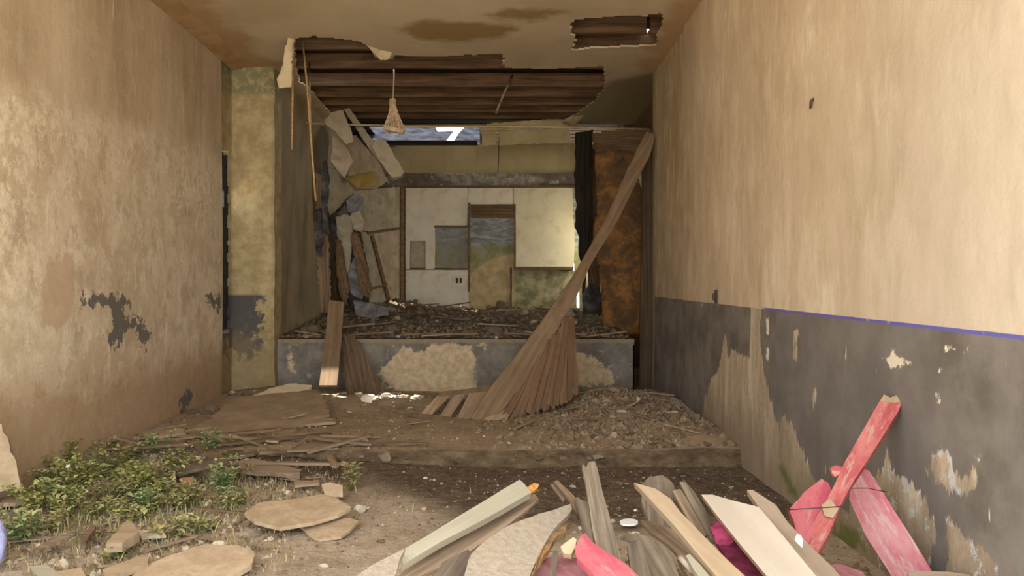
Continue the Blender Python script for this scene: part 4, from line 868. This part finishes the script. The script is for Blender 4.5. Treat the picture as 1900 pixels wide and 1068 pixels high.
pb('thin_stick', [(978, 918), (984, 916), (990, 945), (984, 948)], (980, 918, 4.1), (986, 946, 4.0), M['grey_wood'], 'small upright stick behind the cream board tip', 'stick', .015, (0, -1, .3))
o = pb('pink_board', [(1078, 992), (1086, 988), (1098, 1004), (1130, 1026), (1160, 1044), (1185, 1068), (1200, 1100), (1120, 1100), (1096, 1058), (1070, 1034), (1066, 1016)], (1082, 998, 3.28), (1160, 1085, 2.88), M['pink'],
       'bright pink painted board lying in the middle of the pile', 'board', .03)
slab('bare_end', [(1040, 1013), (1064, 996), (1070, 1000), (1068, 1012), (1060, 1028), (1046, 1026)], (1066, 1000, 3.28), (1044, 1020, 3.24), PH, .03, M['tan_wood'], 'bare cream end', parent=o, rag=.004)
pb('mauve_board', [(986, 1046), (1030, 1028), (1080, 1036), (1110, 1062), (1150, 1110), (970, 1110)], (1000, 1040, 3.36), (1080, 1090, 3.08), M['mauve'], 'faded mauve board under the bright pink board', 'board', .03)
pb('thin_stick', [(1026, 1022), (1036, 1020), (1032, 1060), (1030, 1100), (1016, 1100), (1020, 1060)], (1031, 1022, 3.3), (1024, 1090, 3.0), M['grey_wood'], 'grey stick standing before the mauve board', 'stick', .015)
pb('grey_board', [(1164, 1012), (1176, 1002), (1188, 1002), (1200, 1040), (1216, 1100), (1176, 1100)], (1178, 1004, 3.35), (1196, 1090, 3.0), M['grey_wood'], 'narrow light grey board right of the bright pink board', 'board', .02, (0, -.7, .7))
pb('grey_board', [(1150, 994), (1180, 988), (1212, 998), (1232, 1010), (1252, 1045), (1270, 1100), (1215, 1100), (1198, 1036), (1186, 1002)], (1190, 994, 3.5), (1245, 1090, 3.05), M['grey_wood'], 'wide grey tan board behind the narrow light grey one', 'board', .02, (0, -.7, .7))
pb('brown_board', [(1188, 964), (1206, 966), (1260, 985), (1300, 1030), (1345, 1075), (1300, 1075), (1240, 1010), (1205, 985)], (1196, 967, 3.9), (1315, 1065, 3.4), M['brown_wood'], 'dull brown board underneath the tan pointed board', 'board', .02)
pb('grey_board', [(1190, 930), (1192, 897), (1204, 885), (1228, 881), (1246, 892), (1258, 914), (1262, 950), (1250, 985), (1206, 970)], (1222, 884, 4.3), (1230, 980, 4.0), M['grey_wood'], 'round ended grey board behind the tan pointed board', 'board', .03, (0, -.8, .6), .006)
pb('tan_board', [(1176, 894), (1184, 897), (1216, 906), (1244, 925), (1262, 948), (1300, 988), (1350, 1038), (1385, 1070), (1420, 1105), (1355, 1105), (1326, 1064), (1290, 1022), (1254, 978), (1214, 934)], (1190, 902, 3.85), (1380, 1095, 3.0), M['tan_wood'],
   'light tan board with a pointed tip slanting across the pile', 'board', .03)
pb('grey_plank', [(1261, 893), (1272, 893), (1290, 914), (1308, 944), (1326, 975), (1340, 1010), (1318, 1000), (1300, 968), (1284, 940)], (1268, 894, 4.15), (1325, 1000, 3.75), M['grey_wood'], 'dark grey split plank between the tan and the cream plywood boards', 'plank', .02)
pb('grey_plank', [(1248, 910), (1262, 906), (1290, 948), (1315, 985), (1305, 1000), (1275, 960)], (1256, 908, 4.12), (1306, 990, 3.8), M['brown_wood'], 'brown splintered plank close along the tan pointed board', 'plank', .02)
pb('maroon_board', [(1318, 972), (1340, 966), (1362, 990), (1400, 1040), (1440, 1100), (1400, 1110), (1352, 1040), (1328, 1004)], (1330, 972, 3.8), (1415, 1095, 3.2), M['maroon'], 'maroon painted strip under the cream plywood board', 'board', .02)
sheet('magenta_rag', [(1318, 975), (1338, 966), (1354, 980), (1362, 1002), (1348, 1010), (1328, 1004)], (1322, 978, 3.68), (1355, 1000, 3.6), PH, M['magenta'], .006, 22, .02, (50, 12), 'small crumpled magenta rag between the tan and cream boards', 'rag', seed=31)
pb('plywood_board', [(1301, 917), (1322, 917), (1360, 928), (1408, 940), (1450, 990), (1516, 1070), (1548, 1110), (1452, 1110), (1424, 1070), (1370, 1005), (1330, 955)], (1340, 925, 3.75), (1490, 1095, 3.0), M['ply'], 'smooth cream plywood board with a brown layered edge', 'board', .03, (-.28, -.5, .8), 0, .2, M['ply_edge'])
o = pb('pinkish_board', [(1386, 908), (1396, 908), (1440, 936), (1462, 968), (1500, 1008), (1545, 1052), (1590, 1105), (1530, 1105), (1490, 1046), (1440, 985), (1410, 945)], (1395, 912, 3.98), (1555, 1090, 3.15), M['pink_tan_wood'],
       'pinkish tan board with a white paint splash right of the cream plywood', 'board', .03)
slab('paint_splash', [(1478, 990), (1486, 992), (1490, 1002), (1488, 1016), (1482, 1010), (1474, 1000)], (1395, 912, 3.972), (1555, 1090, 3.142), PH, .003, M['white_splash'], 'white paint splash', parent=o, rag=.004, seg=.02)
pb('metal_tube', [(1256, 1028), (1262, 1024), (1270, 1030), (1300, 1060), (1330, 1100), (1300, 1100), (1262, 1044)], (1262, 1030, 3.4), (1315, 1095, 3.1), M['brown_wood'], 'dark brown batten low between the grey and tan boards', 'batten', .03)
pb('cream_batten', [(1272, 1030), (1280, 1027), (1300, 1048), (1330, 1085), (1312, 1090), (1288, 1058)], (1276, 1030, 3.3), (1320, 1088, 3.05), M['cream_paint'], 'short cream batten tucked under the tan pointed board', 'batten', .03)
q = P(1261, 1033, 3.32); dv = Vector((.35, -.6, -.35)).normalized(); rg = [];
ring_pts = [q+dv*.001, q+dv*.09]
tube('pipe_end', ring_pts, .0125, M['plaster_lump'], 'grey pipe end beside the short cream batten', 'pipe', sides=14)
tube('pipe_bore', [q-dv*.001, q+dv*.004], .009, M['rust'], parent=bpy.data.objects['pipe_end'], sides=12)
# red and pink timbers at the right wall
o = slab('pink_batten', [(1633, 742), (1640, 732), (1652, 738), (1666, 732), (1674, 744), (1668, 760), (1640, 806), (1612, 850), (1583, 893), (1560, 936), (1538, 990), (1510, 1040), (1470, 1095), (1440, 1095), (1480, 1010), (1508, 970), (1536, 924), (1551, 894), (1568, 856), (1600, 800)],
         (1654, 740, 4.46), (1480, 1060, 3.75), (-.65, -1, .35), .045, M['red_pink'], 'red painted batten leaning against the grey dado of the right wall', 'batten', rag=.003, seg=.15)
slab('bare_tip', [(1634, 744), (1640, 731), (1652, 737), (1667, 731), (1675, 744), (1660, 746)], (1654, 740, 4.455), (1480, 1060, 3.745), (-.65, -1, .35), .02, M['tan_wood'], 'bare wood tip', parent=o)
slab('bare_patch', [(1524, 936), (1540, 924), (1556, 944), (1546, 960), (1530, 956)], (1654, 740, 4.44), (1480, 1060, 3.73), (-.65, -1, .35), .004, M['tan_wood'], 'bare wood patch', parent=o, rag=.004)
slab('pink_board', [(1580, 888), (1598, 868), (1612, 872), (1634, 906), (1654, 938), (1696, 1003), (1735, 1068), (1775, 1130), (1690, 1130), (1654, 1068), (1606, 993), (1576, 925)], (1598, 880, 4.36), (1735, 1110, 3.85), (-.55, -1, .4), .03, M['dusty_pink'],
     'broad dusty pink board crossing under the red batten at the right wall', 'board', rag=.004, seg=.12)
slab('pink_board', [(1524, 887), (1538, 896), (1544, 912), (1530, 940), (1508, 985), (1490, 1040), (1462, 1040), (1478, 985), (1464, 944), (1490, 915)], (1530, 892, 4.2), (1480, 1020, 3.8), (-.4, -1, .5), .03, M['pink'], 'short bright pink board left of the red batten', 'board', rag=.004)
slab('red_splinter', [(1542, 866), (1552, 862), (1564, 866), (1562, 878), (1550, 884), (1544, 878)], (1544, 872, 4.15), (1562, 872, 4.15), (-.3, -1, .3), .02, M['red_pink'], 'small red splinter sticking out at the crossing of the pink timbers', 'splinter', rag=.008, seg=.02)
tube('dark_string', [P(1464, 945, 3.98), P(1500, 943, 3.9), P(1535, 941, 3.88), P(1560, 939, 3.95)], .0028, M['string'], 'thin dark string across the short bright pink board', 'string', sides=5)
tube('dark_string', [P(1578, 905, 4.2), P(1610, 905, 4.18), P(1645, 912, 4.22)], .0026, M['string'], 'dark string tied round the top of the broad pink board', 'string', sides=5)
pb('tan_board', [(1686, 1062), (1700, 1058), (1760, 1060), (1800, 1066), (1810, 1110), (1680, 1110)], (1690, 1062, 3.7), (1800, 1066, 3.75), M['pink_tan_wood'], 'tan board edge at the bottom below the broad pink board', 'board', .03, (-.1, -.5, .85))
pb('dark_board', [(1500, 1050), (1560, 1046), (1600, 1060), (1640, 1110), (1500, 1110)], (1510, 1050, 3.8), (1620, 1090, 3.5), M['mauve'], 'maroon board end low between the pink timbers', 'board', .03)

# ------------------------------------------------------------------ weeds
def weed(px, py, h, spread, n, mat, label, seed, leaf=.05, zf=None):
    r = random.Random(seed); zf = zf or soil_z; d = Gs(px, py, zf); base = Vector(((px-CX)*d/F, d, 0)); base.z = zf(base.x, base.y)-.01
    t_ = empty('weed', base, label, 'weed')
    sv, sf, lv, lf, sh = [], [], [], [], []
    for s in range(max(5, n//14)):
        a = r.uniform(0, 6.28); lean = spread*math.sqrt(r.random()); hh = h*r.uniform(.55, 1.1)
        b0 = Vector((math.cos(a), math.sin(a), 0))
        pts = [b0*spread*.25*r.random(), b0*lean*.55+Vector((0, 0, hh*.6)), b0*lean+Vector((0, 0, hh))]
        v, f = tube_geo(pts, [.004, .003, .0015], 3); k = len(sv); sv += v; sf += [[q+k for q in g] for g in f]
        for _ in range(14):
            u = r.uniform(.15, 1.0); p = pts[0].lerp(pts[1], u*2) if u < .5 else pts[1].lerp(pts[2], u*2-1)
            p = p+Vector((r.uniform(-1, 1), r.uniform(-1, 1), r.uniform(-.6, .6)))*.03
            la = r.uniform(0, 6.28); L = leaf*r.uniform(.6, 1.4); dirv = Vector((math.cos(la), math.sin(la), r.uniform(-.3, .7))).normalized()
            sd_ = dirv.cross(Vector((0, 0, 1))).normalized()*L*.3; up = sd_.cross(dirv).normalized()*L*.12
            k = len(lv); lv += [p, p+dirv*L*.45+sd_+up, p+dirv*L, p+dirv*L*.45-sd_+up, p+dirv*L*.5]
            lf += [[k, k+4, k+1], [k+1, k+4, k+2], [k, k+3, k+4], [k+4, k+3, k+2]]; x = r.random(); sh += [x]*5
    mt = Matrix.Translation(base)
    tag(mesh('stems', sv, sf, mat, mt, t_), kind='stuff'); tag(mesh('foliage', lv, lf, mat, mt, t_, attrs=dict(shade=sh)), kind='stuff')
    return t_
WE = [(72, 874, .34, .16, 240, 'leaf', 'tall bright green weed against the left wall, leftmost of the patch'), (118, 872, .30, .16, 240, 'leaf', 'bright green weed second from the left along the left wall'),
      (150, 905, .26, .22, 240, 'leaf', 'green weed beside the white flowers'), (205, 880, .27, .22, 210, 'leaf_olive', 'olive weed behind the plaster scrap'), (205, 930, .22, .22, 210, 'leaf_olive', 'olive weed in the middle front of the patch'),
      (262, 920, .24, .2, 210, 'leaf', 'green weed in the middle of the patch'), (300, 905, .22, .2, 190, 'leaf_olive', 'olive weed near the reddish brick'), (330, 945, .16, .2, 170, 'leaf_olive', 'low olive weed below the reddish brick'),
      (415, 915, .28, .15, 200, 'leaf_blue', 'grey green leafy weed at the right end of the patch'), (440, 935, .14, .12, 90, 'leaf_blue', 'small grey green weed behind the curled plywood'),
      (650, 910, .24, .12, 120, 'leaf_olive', 'lone feathery weed at the dark slab edge'), (40, 1005, .2, .2, 190, 'leaf_blue', 'grey green weed in the lower left litter'), (85, 985, .17, .18, 150, 'leaf_olive', 'olive weed right of the lower left one'),
      (218, 1036, .09, .06, 60, 'leaf', 'tiny bright green weed by the large plywood sheet'), (320, 1000, .12, .18, 140, 'leaf_olive', 'low olive weed above the large plywood sheet'), (376, 985, .12, .16, 120, 'leaf_olive', 'low olive weed left of the curled plywood'),
      (198, 848, .2, .14, 120, 'leaf_olive', 'sparse olive weed at the foot of the left wall'), (110, 945, .16, .2, 160, 'leaf_olive', 'olive weed under the white flowers'), (250, 860, .16, .2, 120, 'leaf_olive', 'low olive weed behind the patch by the brown boards'),
      (30, 925, .1, .14, 70, 'leaf_olive', 'small olive weed by the tan scrap at the left edge')]
for i, (px, py, h, s, n, m, lab) in enumerate(WE):
    w = weed(px, py, h, s, n, M[m], lab, 100+i)
    if i == 2:                                                        # white blossoms on the third weed
        for fx, fy in [(126, 864), (124, 885), (116, 898), (118, 893), (109, 911), (108, 921), (121, 923), (125, 925), (128, 936), (126, 945), (161, 911), (113, 903), (131, 921)]:
            c = P(fx, fy, w.location.y-.34); v = [(0, 0, .006)]; f = []
            for k in range(10):
                a = k*math.pi/5; rr = .022 if k % 2 == 0 else .011; v.append((rr*math.cos(a), rr*math.sin(a), -.001))
            for k in range(10): f.append([0, 1+k, 1+(k+1) % 10])
            mesh('flower', v, f, M['petal'], Matrix.Translation(c) @ Matrix.Rotation(.9+random.uniform(-.4, .4), 4, 'X'), w)

rw = random.Random(9)
for i in range(34):
    px, py = rw.uniform(40, 445), rw.uniform(850, 968)
    o = weed(px, py, rw.uniform(.10, .25), rw.uniform(.14, .24), rw.randrange(110, 200), M[rw.choice(['leaf_olive', 'leaf_olive', 'leaf', 'leaf_blue'])], 'low leafy weed in the dense green patch by the left wall', 300+i, .045)
    o['group'] = 'low weeds of the dense patch'
# ------------------------------------------------------------------ rubble, one by one, then the fine gravel
protos = []
for i in range(7):
    r = random.Random(50+i); bm = bmesh.new()
    for _ in range(14):
        p = Vector((r.gauss(0, 1), r.gauss(0, 1), r.gauss(0, 1))).normalized(); bm.verts.new((p.x*.5, p.y*.5*r.uniform(.6, 1), p.z*.5*(.45 if i < 4 else .75)))
    bmesh.ops.convex_hull(bm, input=bm.verts); bmesh.ops.delete(bm, geom=[v for v in bm.verts if not v.link_faces], context='VERTS')
    me = bpy.data.meshes.new('rubble_chunk'); bm.to_mesh(me); bm.free(); protos.append(me)
def variants(mat):
    out = []
    for p in protos: q = p.copy(); q.materials.append(mat); out.append(q)
    return out
VAR = {k: variants(M[k]) for k in ('plaster_lump', 'brown_lump', 'pale_lump')}
def scatter(n, region, zf, size, mats, name, label, cat, group, seed, skip=None):
    r = random.Random(seed); k = 0; tries = 0
    while k < n and tries < n*30:
        tries += 1; x, y = region(r)
        if skip and skip(x, y): continue
        s = r.uniform(*size)*r.uniform(.6, 1.2); z = zf(x, y)+s*.10
        o = bpy.data.objects.new(name, r.choice(VAR[r.choice(mats)]))
        m = Matrix.Translation((x, y, z)) @ Matrix.Rotation(r.uniform(0, 6.28), 4, 'Z') @ Matrix.Rotation(r.uniform(-.3, .3), 4, 'X') @ Matrix.Diagonal((s, s*r.uniform(.6, 1), s*r.uniform(.6, 1), 1))
        link(o, m); tag(o, label, cat, group); k += 1
def gau(cx, cy, sx_, sy_, x0=-3.7, x1=2.15, y0=2.5, y1=11.5):
    return lambda r: (min(x1, max(x0, r.gauss(cx, sx_))), min(y1, max(y0, r.gauss(cy, sy_))))
scatter(75, gau(1.5, 9.7, .5, .85, .2, 2.15, 7.7, 11.4), slab_z, (.07, .19), ['brown_lump', 'brown_lump', 'plaster_lump'], 'rubble_chunk', 'lump of rubble in the heap at the foot of the right wall', 'rubble', 'rubble heap by the right wall', 1)
scatter(32, gau(-2.6, 10.6, .7, .45, -3.6, -1, 9, 11.4), slab_z, (.07, .17), ['plaster_lump', 'brown_lump'], 'rubble_chunk', 'lump of rubble between the pillar and the fibreboard sheet', 'rubble', 'rubble by the pillar', 2)
scatter(22, gau(-1.38, 10.25, .3, .07, -2.15, -.95, 10.1, 10.42), slab_z, (.09, .2), ['pale_lump', 'plaster_lump'], 'rubble_chunk', 'pale lump added to catch the sun before the stage', 'rubble', 'added sun-catching lumps', 3)  # pale lumps added along the sun patch to make it brighter
scatter(95, lambda r: (r.uniform(-2.9, 1.85), 11.8+4.9*r.random()**.7), deck_z, (.10, .3), ['brown_lump', 'brown_lump', 'plaster_lump'], 'rubble_chunk', 'lump of rubble lying on the stage', 'rubble', 'rubble on the stage', 4)
scatter(34, lambda r: (r.uniform(-2.6, 2.0), r.uniform(7.6, 10.2)), slab_z, (.04, .10), ['plaster_lump', 'brown_lump', 'pale_lump'], 'rubble_chunk', 'small lump on the dusty slab before the stage', 'rubble', 'lumps on the slab', 5)
scatter(40, lambda r: (r.uniform(-2.4, 1.9), r.uniform(4.6, 7.2)), soil_z, (.03, .08), ['plaster_lump', 'pale_lump', 'brown_lump'], 'stone', 'small stone on the trodden soil in front of the slab', 'stone', 'stones on the soil', 6)
scatter(45, lambda r: (r.uniform(-3.5, -1.6), r.uniform(4.6, 7.2)), soil_z, (.04, .12), ['plaster_lump', 'brown_lump', 'pale_lump'], 'stone', 'stone among the weeds and litter at the left', 'stone', 'stones in the left litter', 7)
scatter(20, lambda r: (r.uniform(-3.2, 1.9), r.uniform(7.28, 7.4)), lambda x, y: SOIL+.08, (.05, .14), ['brown_lump'], 'rubble_chunk', 'brown lump on the crumbling front edge of the slab', 'rubble', 'lumps at the slab edge', 8)
o = bpy.data.objects.new('stone', VAR['pale_lump'][5]); d = Gs(667, 950, soil_z); link(o, Matrix.Translation(((667-CX)*d/F, d, soil_z(-1, d)+.03)) @ Matrix.Diagonal((.11, .1, .09, 1))); tag(o, 'round pale stone touching the right tip of the curled plywood', 'stone')
# broken laths strewn about
LB = []
for i in range(5):
    r = random.Random(70+i); L = r.uniform(.35, .7); w = r.uniform(.02, .045)
    pts = [(-L/2, -w/2), (L/2-.03, -w/2), (L/2, 0), (L/2-.02, w/2), (-L/2+.02, w/2), (-L/2, .0)]; n = 6
    me = bpy.data.meshes.new('broken_lath'); me.from_pydata([(x, y, .012) for x, y in pts]+[(x, y, 0) for x, y in pts], [], [list(range(6)), [11, 10, 9, 8, 7, 6]]+[[k, k+6, (k+1) % 6+6, (k+1) % 6] for k in range(6)])
    LB.append(me)
LV = {k: [] for k in ('brown_wood', 'slat', 'dark_wood')}
for k in LV:
    for p in LB: q = p.copy(); q.materials.append(M[k]); LV[k].append(q)
def laths(n, region, zf, label, group, seed, sc=(.5, 1.2), name='broken_lath'):
    r = random.Random(seed)
    for _ in range(n):
        x, y = region(r); s = r.uniform(*sc)
        o = bpy.data.objects.new(name, r.choice(LV[r.choice(list(LV))]))
        link(o, Matrix.Translation((x, y, zf(x, y)+.03)) @ Matrix.Rotation(r.gauss(0, .6), 4, 'Z') @ Matrix.Rotation(r.gauss(0, .12), 4, 'Y') @ Matrix.Diagonal((s, s, s, 1))); tag(o, label, 'lath', group)
laths(26, lambda r: (r.uniform(-2.8, 1.5), r.uniform(11.8, 16)), deck_z, 'broken lath lying in the rubble on the stage', 'laths on the stage', 1, (.8, 2.0))
laths(16, gau(1.3, 9.3, .5, .8, .2, 2.0, 7.6, 11.2), slab_z, 'broken lath in the rubble heap by the right wall', 'laths by the right wall', 2)
laths(14, gau(-2.4, 8.6, .8, .9, -3.5, -.8, 7.5, 11), slab_z, 'broken lath on the slab at the left', 'laths on the slab at left', 3)
laths(18, lambda r: (r.uniform(-3.4, -1.5), r.uniform(4.7, 7.2)), soil_z, 'broken lath in the litter among the weeds', 'laths among the weeds', 4, (.4, .9))
laths(20, lambda r: (r.uniform(-3.0, 1.7), r.uniform(11.64, 11.85)), lambda x, y: ZS+.02, 'broken lath on the very edge of the stage', 'laths on the stage edge', 6, (.7, 1.8))
scatter(30, lambda r: (r.uniform(-3.0, 1.8), r.uniform(11.63, 11.9)), lambda x, y: ZS+.01, (.05, .16), ['brown_lump', 'plaster_lump', 'brown_lump'], 'rubble_chunk', 'lump of rubble on the very edge of the stage', 'rubble', 'rubble on the stage edge', 9)
laths(22, lambda r: (r.uniform(-3.4, -1.4), r.uniform(6.9, 8.0)), lambda x, y: slab_z(x, y) if y > 7.38 else soil_z(x, y)+.04, 'broken board strewn along the slab edge behind the weeds', 'boards at the slab edge', 5, (1.0, 2.0), 'strewn_board')
# fine gravel and chips: nobody could count them
def gravel(name, n, region, zf, size, mats, seed):
    r = random.Random(seed); v = []; f = []; fm = []
    for i in range(n):
        x, y = region(r); s = r.uniform(*size); z = zf(x, y); a = r.uniform(0, 6.28); k = len(v)
        for j in range(4):
            b = a+j*1.57+r.uniform(-.4, .4); v.append((x+s*math.cos(b)*r.uniform(.5, 1), y+s*math.sin(b)*r.uniform(.5, 1), z+r.uniform(-.1, .15)*s))
        v.append((x+r.uniform(-.3, .3)*s, y+r.uniform(-.3, .3)*s, z+s*r.uniform(.3, .8)))
        f += [[k, k+1, k+4], [k+1, k+2, k+4], [k+2, k+3, k+4], [k+3, k, k+4]]; fm += [r.randrange(len(mats))]*4
    return tag(mesh(name, v, f, None, mats=[M[m] for m in mats], fm=fm), kind='stuff')
gravel('gravel', 2600, lambda r: (r.uniform(-3.7, 2.2), r.uniform(3.0, 7.3)), soil_z, (.006, .024), ['plaster_lump', 'brown_lump', 'rubble', 'brown_lump'], 1)
gravel('wood_chips', 2200, lambda r: (r.uniform(-3.7, -1.4), r.uniform(4.3, 7.3)), soil_z, (.012, .045), ['slat', 'brown_wood', 'dark_wood', 'rubble', 'plaster_lump'], 2)
gravel('crushed_plaster', 3200, gau(1.35, 9.4, .65, 1.1, -.2, 2.2, 7.45, 11.55), slab_z, (.015, .07), ['brown_lump', 'rubble', 'rubble', 'brown_lump', 'rubble', 'dark_wood'], 3)
gravel('stage_grit', 3200, lambda r: (r.uniform(-3.2, 1.9), r.uniform(11.65, 16.9)), deck_z, (.015, .08), ['rubble', 'brown_lump', 'rubble', 'dark_wood'], 4)
gravel('slab_grit', 2200, lambda r: (r.uniform(-3.7, 2.0), r.uniform(7.4, 11.4)), slab_z, (.006, .03), ['brown_lump', 'rubble', 'plaster_lump'], 5)
gravel('pile_litter', 900, gau(1.1, 3.4, .8, .7, -.6, 2.15, 2.2, 5.2), soil_z, (.01, .05), ['rubble', 'dark_wood', 'brown_lump', 'brown_wood'], 6)
def tufts(name, n, region, seed, mat, hgt=(.03, .1)):
    r = random.Random(seed); v = []; f = []; sh = []
    for i in range(n):
        x, y = region(r); z = soil_z(x, y); h = r.uniform(*hgt); a = r.uniform(0, 6.28); w = .004; k = len(v)
        lx, ly = h*r.uniform(-.7, .7), h*r.uniform(-.7, .7); c, s = math.cos(a)*w, math.sin(a)*w
        v += [(x-c, y-s, z-.01), (x+c, y+s, z-.01), (x+lx*.4+c*.7, y+ly*.4+s*.7, z+h*.6), (x+lx*.4-c*.7, y+ly*.4-s*.7, z+h*.6), (x+lx, y+ly, z+h)]
        f += [[k, k+1, k+2, k+3], [k+3, k+2, k+4]]; sh += [r.random()]*5
    return tag(mesh(name, v, f, M[mat], attrs=dict(shade=sh)), kind='stuff')
tufts('grass', 2600, lambda r: (max(-3.6, r.gauss(-2.65, .55)), r.gauss(5.9, .75)), 1, 'leaf_olive', (.02, .09))
tufts('dry_grass', 1500, lambda r: (r.uniform(-3.6, -1.2), r.uniform(4.6, 7.2)), 2, 'dry', (.015, .06))
